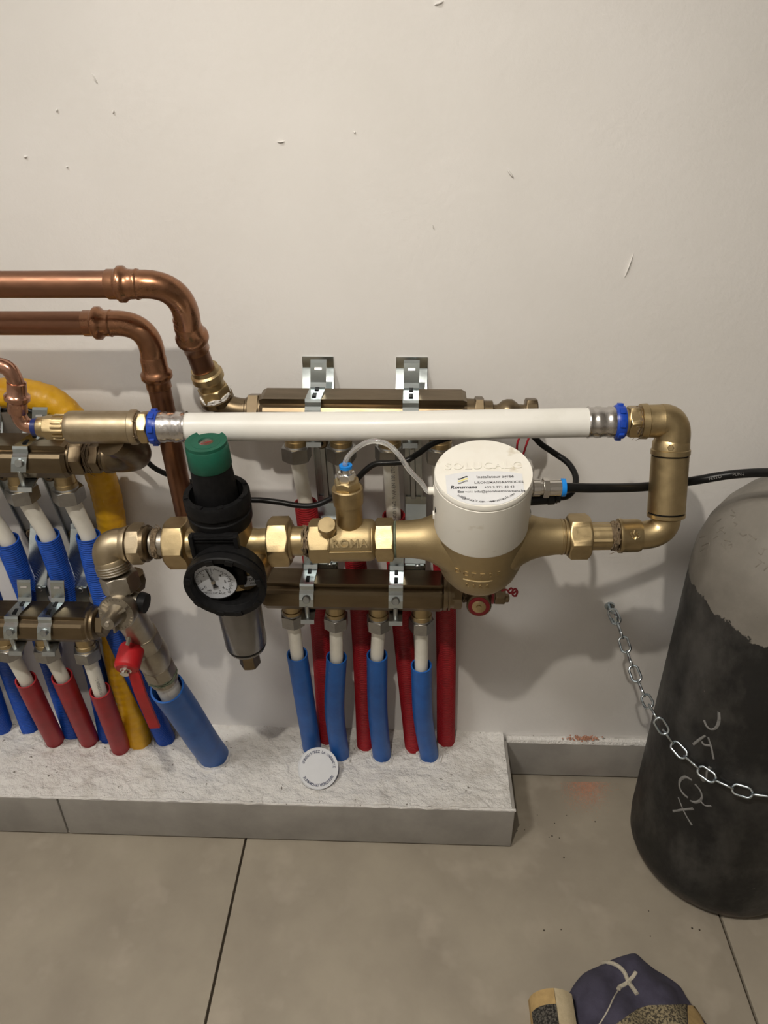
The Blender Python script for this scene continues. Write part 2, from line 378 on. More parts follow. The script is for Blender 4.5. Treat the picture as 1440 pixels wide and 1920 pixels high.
for i in range(-3, 5):
    for j in range(0, 5):
        x0, y1 = GX+0.6025*i, -0.6025*j+0.0
        a, b_ = max(x0+GT/2, RX0), min(x0+0.6025-GT/2, RX1); c, d_ = max(y1-0.6025+GT/2, RY0), y1-GT/2
        if b_-a < 0.02 or d_-c < 0.02: continue
        o = part(fl, 'floor_tile', MB().box(V(((a+b_)/2, (c+d_)/2, -0.0095)), b_-a, d_-c, 0.019, bev=0.0007), M['floor'])
# plaster nicks and blobs on the wall
for (px, py, a, b_, ang) in ((107, 207, 3.2, 2.0, 1.2), (213, 210, 3, 1.6, 1.2), (48, 294, 3.5, 2.0, 0.1), (178, 148, 9, 1.4, -1.1), (527, 266, 7, 1.2, 0.1), (665, 248, 2, 1.5, 0), (957, 326, 10, 2.2, -0.85), (1179, 498, 22, 0.8, 1.35), (823, 6, 9, 2.5, 0.3), (812, 425, 4, 1.0, -1.2), (126, 313, 2, 1.4, 0)):
    P = at(px, py, 0); k = mpp(P); mb = MB()
    u = X1*math.cos(ang)+Z1*math.sin(ang); v = X1*-math.sin(ang)+Z1*math.cos(ang); R = []
    for h, s in ((0.0008, 1.2), (-0.0010, 0.9), (-0.0022, 0.4)):
        R.append([P+u*(a*k*s*math.cos(t*math.pi/6))+v*(b_*k*s*math.sin(t*math.pi/6))+Y1*h for t in range(12)])
    mb.ring_sweep(R); part(wb, 'plaster_nick', mb, M['wall'])
# ------------------------------------------------------------------ ledge with tiled face
led = MB(); nx, ny = 320, 34
x0 = RX0
def ledge_z(x, y):
    p = V((x, y, 0))
    z = PZ + 0.0022*noise.noise(p*14) + 0.0022*noise.noise(p*55) + 0.0016*noise.noise(p*140) + 0.0012*noise.noise(p*300)
    z += 0.006*max(0, 1+y/0.02)**2*0.6 + 0.003*max(0.0, noise.noise(V((x*9, y*9, 3))))
    return z - 0.001*max(0, (-y-0.118)/0.013)
def grid_block(fn, xa, xb, ya, yb, nx, ny, zb):
    mb = MB()
    for j in range(ny+1):
        for i in range(nx+1):
            x, y = xa+(xb-xa)*i/nx, ya+(yb-ya)*j/ny; mb.v.append(V((x, y, fn(x, y))))
    for j in range(ny):
        for i in range(nx):
            a = j*(nx+1)+i; mb.f.append((a, a+1, a+nx+2, a+nx+1))
    per = [i for i in range(nx+1)] + [(j)*(nx+1)+nx for j in range(1, ny+1)] + [ny*(nx+1)+i for i in range(nx-1, -1, -1)] + [j*(nx+1) for j in range(ny-1, 0, -1)]
    b = len(mb.v); mb.v += [V((mb.v[q].x, mb.v[q].y, zb)) for q in per]; n = len(per)
    for k in range(n): mb.f.append((per[k], b+k, b+(k+1) % n, per[(k+1) % n]))
    mb.f.append(tuple(range(b, b+n)))
    return mb
TH = 0.0045
tr = struct('trim_1', grid_block(ledge_z, RX0, PX-TH, 0.0, PY+TH, 620, 60, 0.0), M['plaster'], V((-0.3, -0.06, 0)), 'low ledge with rough white plaster top that the pipes come out of', sharp=60)
JX = at(118, 1530, PY).x
for a, b_ in ((RX0, JX-0.6), (JX-0.6, JX), (JX, PX)):
    part(tr, 'face_tile', MB().box(V(((a+b_)/2, PY+TH/2, (0.004+PZ-0.001)/2)), b_-a-0.003, TH, PZ-0.005, bev=0.0008), M['tile_grey'])
part(tr, 'face_tile', MB().box(V((PX-TH/2, (PY+TH)/2-0.006, (0.004+PZ-0.001)/2)), TH-0.0005, -PY-TH-0.012, PZ-0.005, bev=0.0008), M['tile_grey'])
# ragged plaster lip along the tile edge
lip = MB(); pts = []
for i in range(260):
    x = RX0+(PX-RX0)*i/259; pts.append(V((x, PY+TH*0.65+0.0016*noise.noise(V((x*60, 0, 0))), PZ-0.0012+0.0007*noise.noise(V((x*90, 5, 0))))))
lip.tube(pts, 0.002, n=7, smooth=False); part(tr, 'plaster_lip', lip, M['plaster'])
# skirting right of the ledge
bb = struct('baseboard_back', MB().box(V(((PX+RX1)/2, -0.006, 0.0365)), RX1-PX, 0.010, 0.066, bev=0.0008), M['tile_grey'], V((0.5, 0, 0)), 'grey tile skirting along the wall right of the ledge')
lip = MB(); pts = []
for i in range(160):
    x = PX+(RX1-PX)*i/159; pts.append(V((x, -0.005+0.0012*noise.noise(V((x*40, 1, 0))), 0.0685+0.0008*noise.noise(V((x*70, 2, 0))))))
lip.tube(pts, 0.0064, n=8, smooth=False); part(bb, 'plaster_lip', lip, M['plaster'])
ch = MB()
for k in range(170):
    px = random.gauss(1094, 13); P = at(px, 1384+random.gauss(0, 2.2), -0.0095); r = random.uniform(0.0004, 0.0011)
    ch.lathe(P-Z1*r*0.4, P+Z1*r*0.5, [(0, r*1.4), (0.6, r*1.1), (1, r*0.5)], n=6)
part(bb, 'brick_chips', ch, M['brick'])['kind'] = 'stuff'
# brick dust and crumbs on the floor
du = MB()
for k in range(3600):
    a = random.gauss(0, 1); b_ = random.gauss(0, 1)
    P = atZ(1100+a*19, 1474+abs(b_)*22-8, 0.0)
    if P.y > -0.014: continue
    r = random.uniform(0.0002, 0.0006)
    du.lathe(P-Z1*0.0001, P+Z1*r*0.7, [(0, r), (1, r*0.4)], n=5)
single('brick_dust', 'small scatter of reddish brick dust on the floor by the skirting', 'dust', du, M['brick'], kind='stuff')
cr = MB()
for (px, py) in ((970, 1557), (981, 1557), (1008, 1530), (1042, 1545), (1031, 1569), (1050, 1572), (1062, 1528), (1037, 1566), (1055, 1608), (1115, 1540), (1300, 1742), (1312, 1745), (1217, 1707), (1055, 1745), (1220, 1755), (1023, 1744)):
    P = atZ(px+random.uniform(-3, 3), py+random.uniform(-2, 2), 0.0); r = random.uniform(0.0006, 0.0012)
    cr.lathe(P, P+V((r*0.2, 0, r*0.9)), [(0, r*1.1), (0.6, r*0.9), (1, r*0.4)], n=random.choice((4, 5, 6)))
single('floor_crumbs', 'scattered dark crumbs of debris on the floor tiles', 'debris', cr, M['crumb'], kind='stuff')
# ceiling lamp (outside the picture, gives the soft room light)
t = thing('ceiling_lamp', 'round flat ceiling lamp with glowing diffuser', 'lamp', V((-0.95, -1.15, RH)))
part(t, 'base', MB().lathe(V((-0.95, -1.15, RH)), V((-0.95, -1.15, RH-0.03)), [(0, 0.16), (1, 0.16)], n=48), M['lamp_base'])
part(t, 'diffuser', MB().lathe(V((-0.95, -1.15, RH-0.03)), V((-0.95, -1.15, RH-0.08)), [(0, 0.15), (0.4, 0.15), (0.8, 0.13), (1, 0.09)], n=48), M['lamp_glow'])
# ------------------------------------------------------------------ manifolds
PROF = [(-14, 19), (-12.6, 18.2), (-12.4, 13.2), (-17.5, 11.2), (-20, 8), (-21, 3), (-21, -8), (-15, -16.5), (15, -16.5), (20, -9), (20, 12), (15, 19)]
def manifold(name, label, C0, xa, xb, nuts, nut_r=0.0133, end_r=True, sc=1.0):
    t = thing(name, label, 'manifold', V((C0.x, C0.y, C0.z-0.02)), 'brass distribution manifolds')
    mb = MB(); P2 = [(a*sc/1000, b*sc/1000) for a, b in PROF]
    # u = Y, v = Z, extruded along X with slightly chamfered ends
    rings = []
    for x, s in ((xa, 0.9), (xa+0.004, 1.0), (xb-0.004, 1.0), (xb, 0.9)):
        rings.append([V((x, C0.y+p[0]*s, C0.z+p[1]*s)) for p in P2])
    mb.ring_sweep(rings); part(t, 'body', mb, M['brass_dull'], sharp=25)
    for N_ in nuts:
        st = MB().lathe(V((N_.x, N_.y, C0.z-0.012*sc)), V((N_.x, N_.y, N_.z+0.006)), [(0, 0.0108), (0.7, 0.0108), (0.72, 0.0118), (1, 0.0118)], n=24)
        part(t, 'outlet', st, M['brass'])
        hb = MB().hexa(V((N_.x, N_.y, N_.z+0.007)), V((N_.x, N_.y, N_.z-0.009)), nut_r, rot=random.uniform(0, 1), ch=0.10)
        hb.lathe(V((N_.x, N_.y, N_.z+0.007)), V((N_.x, N_.y, N_.z+0.0085)), [(0, 0.0125), (1, 0.0118)], n=24)
        part(t, 'union_nut', hb, M['steel_nut'])
    return t
YU, YL = -0.063, -0.080
CUR = at(683, 772, YU); CLR = at(668, 1107, YL)
nU = [at(x, y, YU) for x, y in ((556, 846), (640, 847), (731, 848), (825, 849))]
nL = [at(x, y, YL) for x, y in ((549, 1157), (630, 1162), (710, 1165), (790, 1168))]
mUR = manifold('pipe_manifold', 'brass manifold behind the long white pipe, under the two wall brackets', CUR, at(492, 772, YU).x, at(873, 772, YU).x, nU, nut_r=0.0138)
mLR = manifold('pipe_manifold', 'brass manifold above the four smooth blue sheaths', CLR, at(497, 1107, YL).x, at(832, 1107, YL).x, nL, nut_r=0.0130)
YUL, YLL = -0.078, -0.097
CUL = at(60, 856, YUL); CLL = at(80, 1166, YLL)
nUL = [at(x, y, YUL) for x, y in ((-134, 919), (-48, 921), (42, 923), (128, 924))]
nLL = [at(x, y, YLL) for x, y in ((-56, 1217), (17, 1217), (90, 1219), (164, 1222))]
mUL = manifold('pipe_manifold', 'brass manifold above the blue ribbed sheaths at left edge', CUL, at(60, 856, YUL).x-0.19, at(136, 856, YUL).x, nUL, nut_r=0.0150, sc=1.03)
mLL = manifold('pipe_manifold', 'brass manifold above the three red sheaths at left edge', CLL, at(80, 1166, YLL).x-0.2, at(172, 1166, YLL).x, nLL[1:], nut_r=0.0140, sc=1.0)
# ------------------------------------------------------------------ white branch pipes and their sheaths
def pipe_and_sheath(label_p, label_s, gp, gs, nut, top, base, Ytop, col, rib, extra=None, r=0.0128, nozzle=0.0081, base_z=PZ, mid=None, print_=None):
    """nut: 3-D point of union nut; top: px of sheath opening; base: px where it enters the ledge"""
    T_ = at(*top, Ytop); B_ = atZ(*base, base_z); D_ = B_ + (B_-(mid[-1] if mid else T_)).normalized()*0.012
    path = [T_] + (mid or []) + [B_, D_]
    start = nut - Z1*0.004 if nut is not None else T_ + (T_-path[1]).normalized()*0.05
    d0 = (path[1]-T_).normalized()
    pts = [start, lerp(start, T_, 0.5), T_, T_+d0*0.03]
    p = single('water_pipe', label_p, 'pipe', MB().tube(pts, nozzle, n=18), M['pex'], group=gp)
    s = single('pipe_sheath', label_s, 'sheath', MB().sheath(path, r, r-0.0017, rib=rib), M[col], group=gs)
    return p, s
orda = ['leftmost', 'second', 'third', 'rightmost']
tops = [(557, 1226), (631, 1232), (707, 1228), (790, 1247)]
bases = [(585, 1402), (638, 1414), (716, 1415), (805, 1416)]
for i in range(4):
    nm = ('leftmost of four', 'second from the left of four', 'third from the left of four', 'rightmost of four')[i]
    m_ = lerp(at(*tops[i], -0.074), atZ(*bases[i], PZ), 0.5) + V((0.0, -0.004, 0)) + X1*((-0.001, 0.004, 0.002, 0.003)[i]*-1.2)
    pipe_and_sheath(f'white plastic pipe entering the {nm} smooth blue sheaths', f'smooth blue pipe sheath, {nm} below the lower brass manifold', 'pipes into smooth blue sheaths', 'smooth blue sheaths', nL[i], tops[i], bases[i], -0.074, 'blue', None, mid=[m_])
rt = [(573, 943), (655, 955), (738, 966), (826, 975)]
rb = [(613, 1384), (686, 1395), (776, 1399), (836, 1389)]
rm = [(599, 1152), (676, 1152), (753, 1155), (836, 1148)]
for i in range(4):
    nm = ('leftmost of four', 'second from the left of four', 'third from the left of four', 'rightmost of four')[i]
    m_ = [at(*rm[i], -0.030)]
    pipe_and_sheath(f'white plastic pipe entering the {nm} ribbed red sheaths', f'ribbed red pipe sheath, {nm} running behind the blue sheaths', 'pipes into ribbed red sheaths', 'ribbed red sheaths', nU[i], rt[i], rb[i], -0.052, 'red', 0.0007, mid=m_)
# left cluster: blue ribbed sheaths under the upper manifold
lt = [(-70, 1012), (13, 1012), (89, 1004), (165, 1003)]
lm = [[(-20, 1119), (12, 1235)], [(55, 1119), (93, 1235)], [(129, 1117), (176, 1250)], [(189, 1100), (226, 1205)]]
lb = [(58, 1364), (138, 1375), (203, 1379), (311, 1386)]
for i in range(4):
    nm = ('at the left picture edge', 'leftmost of three under the upper left manifold', 'middle of three under the upper left manifold', 'rightmost of three, beside the yellow pipe')[i]
    n_ = nUL[i]
    m_ = [at(*lm[i][0], -0.050 if i < 3 else -0.062), at(*lm[i][1], -0.026 if i < 3 else -0.062)]
    pipe_and_sheath(f'white plastic pipe into ribbed blue sheath, {nm}', f'ribbed blue pipe sheath, {nm}', 'pipes into ribbed blue sheaths', 'ribbed blue sheaths', n_, lt[i], lb[i], -0.066, 'blue_dk', 0.0008, mid=m_, r=0.0134, nozzle=0.0090)
m_ = [at(-40, 1230, -0.04)]
single('pipe_sheath', 'ribbed blue pipe sheath cut off by the picture edge at lower left', 'sheath', MB().sheath([at(-84, 1130, -0.05)]+m_+[atZ(6, 1366, PZ), atZ(12, 1380, PZ-0.012)], 0.0128, 0.011, rib=0.0008), M['blue_dk'], group='ribbed blue sheaths')
# red smooth sheaths under the lower left manifold
st_ = [(48, 1274), (116, 1268), (187, 1294)]; sb_ = [(104, 1388), (168, 1388), (227, 1402)]
prt = None
for i in range(3):
    nm = ('leftmost of three', 'middle of three', 'rightmost of three')[i]
    m_ = lerp(at(*st_[i], -0.086), atZ(*sb_[i], PZ), 0.5)+V((0.002, -0.003, 0))
    p, s = pipe_and_sheath(f'white plastic pipe into smooth red sheath, {nm} at left', f'smooth red pipe sheath, {nm} below the lower left manifold', 'pipes into smooth red sheaths', 'smooth red sheaths', nLL[i+1], st_[i], sb_[i], -0.086, 'red', None, mid=[m_], r=0.0128, nozzle=0.0083)
    if i == 2: prt = p
# plaster collars where sheaths enter the ledge
for (px, py) in bases+rb+lb+sb_+[(401, 1416)]:
    P = atZ(px, py, PZ); mb = MB(); rad = 0.0135 if (px, py) != (401, 1416) else 0.0215; pts = []
    for k in range(19):
        a = 2*math.pi*k/18; j = random.uniform(-0.0015, 0.0015)
        pts.append(P+V(((rad+0.002+j)*math.cos(a)*1.05, (rad+0.002+j)*math.sin(a)*1.15, random.uniform(-0.0020, 0.0004))))
    mb.tube(pts, 0.0023, n=7, smooth=False, ends=(False, False)); part(tr, 'plaster_collar', mb, M['plaster'])
# printed text on pipes
def pipe_print(parent, st, A, B, r, size, mat='ink_grey', side=None):
    d = (B-A).normalized(); mid = lerp(A, B, 0.5); n = (CAM-mid); n = (n-d*n.dot(d)).normalized()
    if side: n = (n+d.cross(n)*side).normalized()
    v = n.cross(d); mb = MB().text(st, mid+n*(r+0.0003), d, v, size)
    return part(parent, 'print', mb, M[mat])
pipe_print(prt, 'MULTISKIN 4 HENCO 16', at(170, 1240, -0.093), at(186, 1290, -0.087), 0.0086, 0.0052)
for o in bpy.data.objects:
    if o.get('label', '') == 'white plastic pipe entering the third from the left of four ribbed red sheaths':
        pipe_print(o, 'HENCO 16x2  IVAR-EN 100 2TO', at(737, 968, -0.052), at(733, 872, -0.061), 0.0084, 0.0058, side=0.25)
# ------------------------------------------------------------------ wall brackets with clamps
def clamp(t, C0, x, lean=0.0, sc=1.0, tongue=True):
    s = sc/1000; w_ = V((0.0158, 0, 0))
    def q(y, z, dx=0.0): return V((x+dx, C0.y+y*s, C0.z+z*s))
    k = lean
    path = ([q(14, 50, k*1.3), q(13, 47, k*1.25), q(12, 36, k*1.05), q(11, 27, k*0.9)] if tongue else [q(13, 24, k*0.9)]) + [q(9, 22.5, k*0.8), q(-8, 20.5, k*0.2), q(-15.5, 19.6, 0), q(-16.8, 17, 0), q(-17.5, 12.8, 0), q(-22, 10.5, 0), q(-24.5, 4, -k*0.1), q(-26, -5, -k*0.25)]
    path = [V((p.x, p.y, p.z)) for p in path]
    mb = MB().strip(path, w_, 0.0016)
    st = part(t, 'clamp_strap', mb, M['zinc'], sharp=9)
    # punched slots on the strap (dark oblong plugs set into it)
    for a in ((6.5, 22.2, 0.66), (-7.0, 20.62, 0.25)):
        P = q(a[0], a[1], k*a[2]); part(st, 'slot_plug', MB().box(P, 0.0042, 0.0095, 0.0012, bev=0.0003), M['black'])
    if tongue:
        P = q(12.1, 41, k*1.12); part(st, 'slot_plug', MB().box(P, 0.0072, 0.0010, 0.0024, V((1, 0, 0)), V((0, 0.866, -0.5)), V((0, 0.5, 0.866))), M['sleeve'])  # bright tab tilted to glint, standing in for the lit plate behind a hole
    P = q(-23.4, 4.5); Bn = q(-26.5, 3.5)
    hd = MB().lathe(P, P+V((0, -0.0042, 0.0012)), [(0, 0.0046), (0.6, 0.0046), (1, 0.0036)], n=20)
    part(t, 'screw_head', hd, M['zinc_dull'])
    bolt = MB().lathe(q(-24, -4, -k*0.2), q(-22, -30, -k*0.3), [(0, 0.0026), (0.93, 0.0026), (1, 0.0018)], n=14)
    part(t, 'clamp_bolt', bolt, M['zinc_dull'])
    jw = MB().strip([q(8, -18.5), q(-12, -18.8), q(-20, -20.5), q(-28, -21.5), q(-30, -26)], w_*0.95, 0.0018)
    part(t, 'clamp_jaw', jw, M['zinc_dull'], sharp=9)
def bracket(label, xr_top, xr_bot, zt, zb, Cu, xu, Cl, xl, lean, group, plates=True):
    xm = lerp(V((xr_top, 0, 0)), V((xr_bot, 0, 0)), 0.5).x
    t = thing('wall_bracket', label, 'bracket', V((xm, 0, zb)), group)
    # rail: shallow channel on the wall
    hw = 0.0105
    sec = [(-hw, 0), (-hw, -0.013), (-hw+0.0015, -0.013), (-hw+0.0015, -0.0095), (-0.0035, -0.0095), (-0.0025, -0.0125), (0.0025, -0.0125), (0.0035, -0.0095), (hw-0.0015, -0.0095), (hw-0.0015, -0.013), (hw, -0.013), (hw, 0)]
    zc = Cu.z-0.028
    rl = MB().prism(sec, V((xr_top, 0, zc)), X1, Y1, V((xr_bot-xr_top, 0, zb+0.02-zc)))
    part(t, 'rail', rl, M['zinc_dull'], sharp=9)
    # upper shelf plate bent off the wall
    wv = V((0.0335, 0, 0))
    part(t, 'upper_plate', MB().strip([V((xr_top, -0.0012, zt)), V((xr_top, -0.0016, zt-0.0120)), V((xr_top, -0.0022, zt-0.0135)), V((xr_top, -0.0150, zt-0.0360)), V((xr_top, -0.0180, zt-0.0400)), V((xr_top, -0.034, zt-0.0420))], wv, 0.0016), M['zinc'], sharp=9)
    # back-plate behind the upper manifold joining shelf and rail
    part(t, 'upper_web', MB().strip([V((xr_top, -0.033, zt-0.042)), V((xr_top, -0.0355, zt-0.062)), V((xr_top, -0.012, zt-0.075)), V((xr_top, -0.0125, zc-0.01))], V((0.02, 0, 0)), 0.0016), M['zinc_dull'], sharp=9)
    # lower plate
    zl = Cl.z+0.035
    part(t, 'lower_plate', MB().strip([V((xr_bot, -0.0115, zl+0.050)), V((xr_bot, -0.015, zl+0.042)), V((xr_bot, -0.050, zl-0.006)), V((xr_bot, -0.0545, zl-0.014)), V((xr_bot, -0.0545, zl-0.030))], V((0.024, 0, 0)), 0.0016), M['zinc'], sharp=9)
    part(t, 'lower_web', MB().strip([V(((xl+xr_bot)/2, -0.0562, zl-0.016)), V(((xl+xr_bot)/2, -0.0562, zl-0.05))], V((abs(xl-xr_bot)+0.02, 0, 0)), 0.0018), M['zinc_dull'])
    rv = V((xr_bot+0.003, -0.0548, zl-0.018)); part(t, 'rivet', MB().lathe(rv, rv-Y1*0.003, [(0, 0.0036), (0.7, 0.0036), (1, 0.0026)], n=14), M['zinc_dull'])
    for f_ in (0.17, 0.62):
        P = V((lerp(V((xr_top, 0, 0)), V((xr_bot, 0, 0)), f_).x, -0.0125, lerp(V((0, 0, zc)), V((0, 0, zb+0.02)), f_).z))
        sc_ = MB().lathe(P, P-Y1*0.0035, [(0, 0.0072), (0.6, 0.0068), (1, 0.0052)], n=20); so = part(t, 'wall_screw', sc_, M['brass_dull'])
        part(so, 'socket', MB().hexa(P-Y1*0.0030, P-Y1*0.0040, 0.0022), M['black'])
    clamp(t, Cu, xu, lean)
    clamp(t, Cl, xl, lean*0.6, tongue=True)
    return t
zt1 = at(597, 668, 0).z
bracket('zinc wall bracket clamping both manifolds, left of the two behind the white pipe', at(597, 690, 0).x, at(619, 1060, -0.03).x, zt1, CLR.z-0.02, CUR, at(586, 748, -0.08).x, CLR, at(574, 1100, -0.1).x, 0.003, 'brackets of the right manifolds')
bracket('zinc wall bracket clamping both manifolds, right of the two, beside the white cap', at(772, 690, 0).x, at(778, 1060, -0.03).x, zt1, CLR.z-0.02, CUR, at(770, 748, -0.08).x, CLR, at(742, 1100, -0.1).x, 0.0004, 'brackets of the right manifolds')
bracket('zinc wall bracket left of the two at the left manifolds, half cut off', at(-30, 760, 0).x, at(88, 1085, -0.03).x, at(75, 772, 0).z, CLL.z-0.02, CUL, at(-55, 850, -0.10).x, CLL, at(17, 1165, -0.118).x, 0.012, 'brackets of the left manifolds')
bracket('zinc wall bracket right of the two at the left manifolds', at(62, 760, 0).x, at(163, 1088, -0.03).x, at(75, 772, 0).z, CLL.z-0.02, CUL, at(34, 850, -0.10).x, CLL, at(80, 1165, -0.118).x, 0.012, 'brackets of the left manifolds')
# ------------------------------------------------------------------ copper pipework
def elbow_pts(A, B, K, n=10, f=1.0):
    """quadratic arc A -> B with corner K"""
    return [(1-t)**2*A + 2*t*(1-t)*K + t*t*B for t in [i/n for i in range(n+1)]]
def press_fit(mb_prof_px): pass
def bead(mb, P, d, r, w_=0.004, R=None):
    R = R or r*1.22
    d = d.normalized(); mb.lathe(P-d*w_, P+d*w_, [(0, r), (0.15, (r+R)/2), (0.35, R), (0.65, R), (0.85, (r+R)/2), (1, r)], n=32, ends=(False, False)); return mb
rC = 0.0114
YC = -0.125
a0 = at(-60, 537, YC); a1 = at(262, 533, YC)
a0 = V((RX0+0.001, YC, a0.z-0.004)); K = at(345, 533, YC); e1 = at(352, 612, -0.098); e2 = at(385, 700, -0.068); e3 = at(393, 715, -0.064)
t = thing('copper_pipe', 'upper thick copper pipe bending down to the brass manifold', 'pipe', V((a1.x, YC, a1.z-0.02)))
part(t, 'straight_tube', MB().tube([a0, lerp(a0, a1, 0.5), a1], rC, n=28, smooth=False), M['copper'])
d1 = (e3-e1).normalized()
part(t, 'drop_tube', MB().tube([e1-d1*0.01, e2, e3+d1*0.01], rC*0.97, n=28, smooth=False), M['copper'])
el = MB(); dx = (a1-a0).normalized()
b1 = at(202, 533, YC); b2 = at(262, 533, YC)
arc = [b2-dx*0.006]+elbow_pts(b2, e1, K+V((0, 0.006, 0.0)), 14)
el.tube(arc, rC*1.06, n=32, smooth=False, ends=(False, False))
el.lathe(b1, b2, [(0, rC*1.08), (0.02, rC*1.12), (0.25, rC*1.12), (0.32, rC*1.20), (0.38, rC*1.36), (0.52, rC*1.36), (0.58, rC*1.22), (0.66, rC*1.12), (0.86, rC*1.10), (0.92, rC*1.16), (0.98, rC*1.12), (1, rC*1.04)], n=32)
c1 = e1-d1*0.004; c2 = e1+d1*0.030
el.lathe(c1, c2, [(0, rC*1.06), (0.10, rC*1.12), (0.32, rC*1.14), (0.38, rC*1.22), (0.46, rC*1.36), (0.60, rC*1.36), (0.68, rC*1.22), (0.74, rC*1.08), (0.98, rC*1.08), (1, rC*1.0)], n=32)
part(t, 'press_elbow', el, M['copper_fit'], sharp=50)
# lower copper pipe
YB = -0.085; rB = 0.0111
a0 = at(-60, 609, YB); a1 = at(220, 606, YB); a0 = V((RX0+0.001, YB, a0.z-0.004)); K = at(280, 606, YB); e1 = at(287, 672, YB+0.001); g = at(352, 980, -0.076)
t2 = thing('copper_pipe', 'lower copper pipe turning down behind the white pipe and regulator', 'pipe', V((a1.x, YB, a1.z-0.02)))
part(t2, 'straight_tube', MB().tube([a0, lerp(a0, a1, 0.5), a1], rB, n=28, smooth=False), M['copper'])
d1 = (g-e1).normalized(); low = at(368, 1060, YL+0.004)
part(t2, 'drop_tube', MB().tube([e1-d1*0.01, lerp(e1, g, 0.5), g, low+V((0, 0, 0.01))], rB, n=28, smooth=False), M['copper'])
el = MB(); b1 = at(158, 606, YB); b2 = at(212, 606, YB)
el.tube([b2-X1*0.006]+elbow_pts(b2, e1, K+V((0.002, 0, 0.001)), 14), rB*1.06, n=32, smooth=False, ends=(False, False))
el.lathe(b1, b2, [(0, rB*1.06), (0.02, rB*1.10), (0.28, rB*1.10), (0.34, rB*1.20), (0.41, rB*1.38), (0.56, rB*1.38), (0.63, rB*1.2), (0.7, rB*1.10), (0.88, rB*1.10), (0.93, rB*1.15), (1, rB*1.04)], n=32)
c1 = e1-d1*0.003; c2 = e1+d1*0.031
el.lathe(c1, c2, [(0, rB*1.06), (0.06, rB*1.12), (0.38, rB*1.12), (0.46, rB*1.20), (0.52, rB*1.36), (0.66, rB*1.36), (0.73, rB*1.2), (0.78, rB*1.1), (0.98, rB*1.1), (1, rB*1.0)], n=32)
part(t2, 'press_elbow', el, M['copper_fit'], sharp=50)
# brass elbow feeding the lower manifold (behind the regulator)
el = MB(); b2 = V((at(497, 1107, YL).x, CLR.y, CLR.z))
el.tube(elbow_pts(low+Z1*0.02, b2-X1*0.004, V((low.x, CLR.y, CLR.z)), 12), 0.0135, n=24, smooth=False)
el.hexa(b2-X1*0.02, b2-X1*0.006, 0.016)
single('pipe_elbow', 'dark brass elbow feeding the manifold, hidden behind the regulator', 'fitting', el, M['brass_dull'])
# brass press adapter and elbow into the upper manifold
t = thing('pipe_elbow', 'brass adapter and elbow joining the copper pipe to the manifold', 'fitting', at(415, 765, YU))
e2 = at(383, 690, -0.070); e3 = at(411, 757, -0.060); dd = (e3-e2).normalized(); L_ = (e3-e2).length
part(t, 'press_adapter', MB().lathe(e2, e3, [(0, rC*1.06), (0.0, rC*1.2), (0.10, rC*1.22), (0.14, rC*1.4), (0.28, rC*1.42), (0.36, rC*1.2), (0.40, rC*1.16), (0.55, rC*1.16)], n=32).hexa(lerp(e2, e3, 0.50), lerp(e2, e3, 0.82), rC*1.22, ch=0.25), M['brass'])
rg = e2+dd*L_*0.84
part(t, 'flange', MB().lathe(rg-dd*0.003, rg+dd*0.005, [(0, 0.014), (0.1, 0.0172), (0.8, 0.0172), (1, 0.014)], n=32), M['brass_dull'])
part(t, 'white_seal', hemp(MB(), rg-dd*0.0042, dd, 0.0142, 0.003, 3), M['plaster'])
ce = V((at(466, 764, YU).x, CUR.y, CUR.z))
el = MB().tube(elbow_pts(rg, ce, V((rg.x+0.008, CUR.y, CUR.z)), 12), 0.0125, n=24, smooth=False)
el.lathe(ce-X1*0.003, ce+X1*0.001, [(0, 0.0125), (0.3, 0.0138), (1, 0.0138)], n=24)
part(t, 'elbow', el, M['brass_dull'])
h2 = V((at(493, 772, YU).x, CUR.y, CUR.z))
part(t, 'hex_nipple', MB().hexa(ce+X1*0.0005, h2-X1*0.002, 0.0165, rot=0.3).lathe(h2-X1*0.002, h2, [(0, 0.0172), (1, 0.0172)]), M['brass_dull'])
# small bright copper pipe at the left edge
YS = -0.138
t = thing('copper_pipe', 'thin bright copper pipe at the left edge, bent in an S', 'pipe', at(33, 760, YS))
pts = [V((RX0+0.002, YS, at(-90, 690, YS).z)), V((-0.9, YS, at(-90, 690, YS).z)), V((-0.6, YS, at(-90, 690, YS).z)), V((-0.5, YS, at(-90, 689, YS).z)), at(-110, 688, YS), at(-80, 686, YS), at(-40, 684, YS), at(-8, 684, YS), at(16, 692, YS), at(29, 714, YS), at(32, 735, YS), at(33, 765, YS), at(36, 781, YS), at(48, 796, YS), at(72, 802, YS)]
part(t, 'tube', MB().tube(pts, 0.0070, n=20), M['copper_new'])
P, Q = at(31, 716, YS), at(33, 774, YS)
part(t, 'press_coupling', MB().lathe(P, Q, [(0, 0.0072), (0.02, 0.0085), (0.34, 0.0087), (0.40, 0.0098), (0.44, 0.0114), (0.56, 0.0114), (0.60, 0.0096), (0.66, 0.0088), (0.97, 0.0088), (1, 0.0072)], n=28), M['copper_new'], sharp=50)
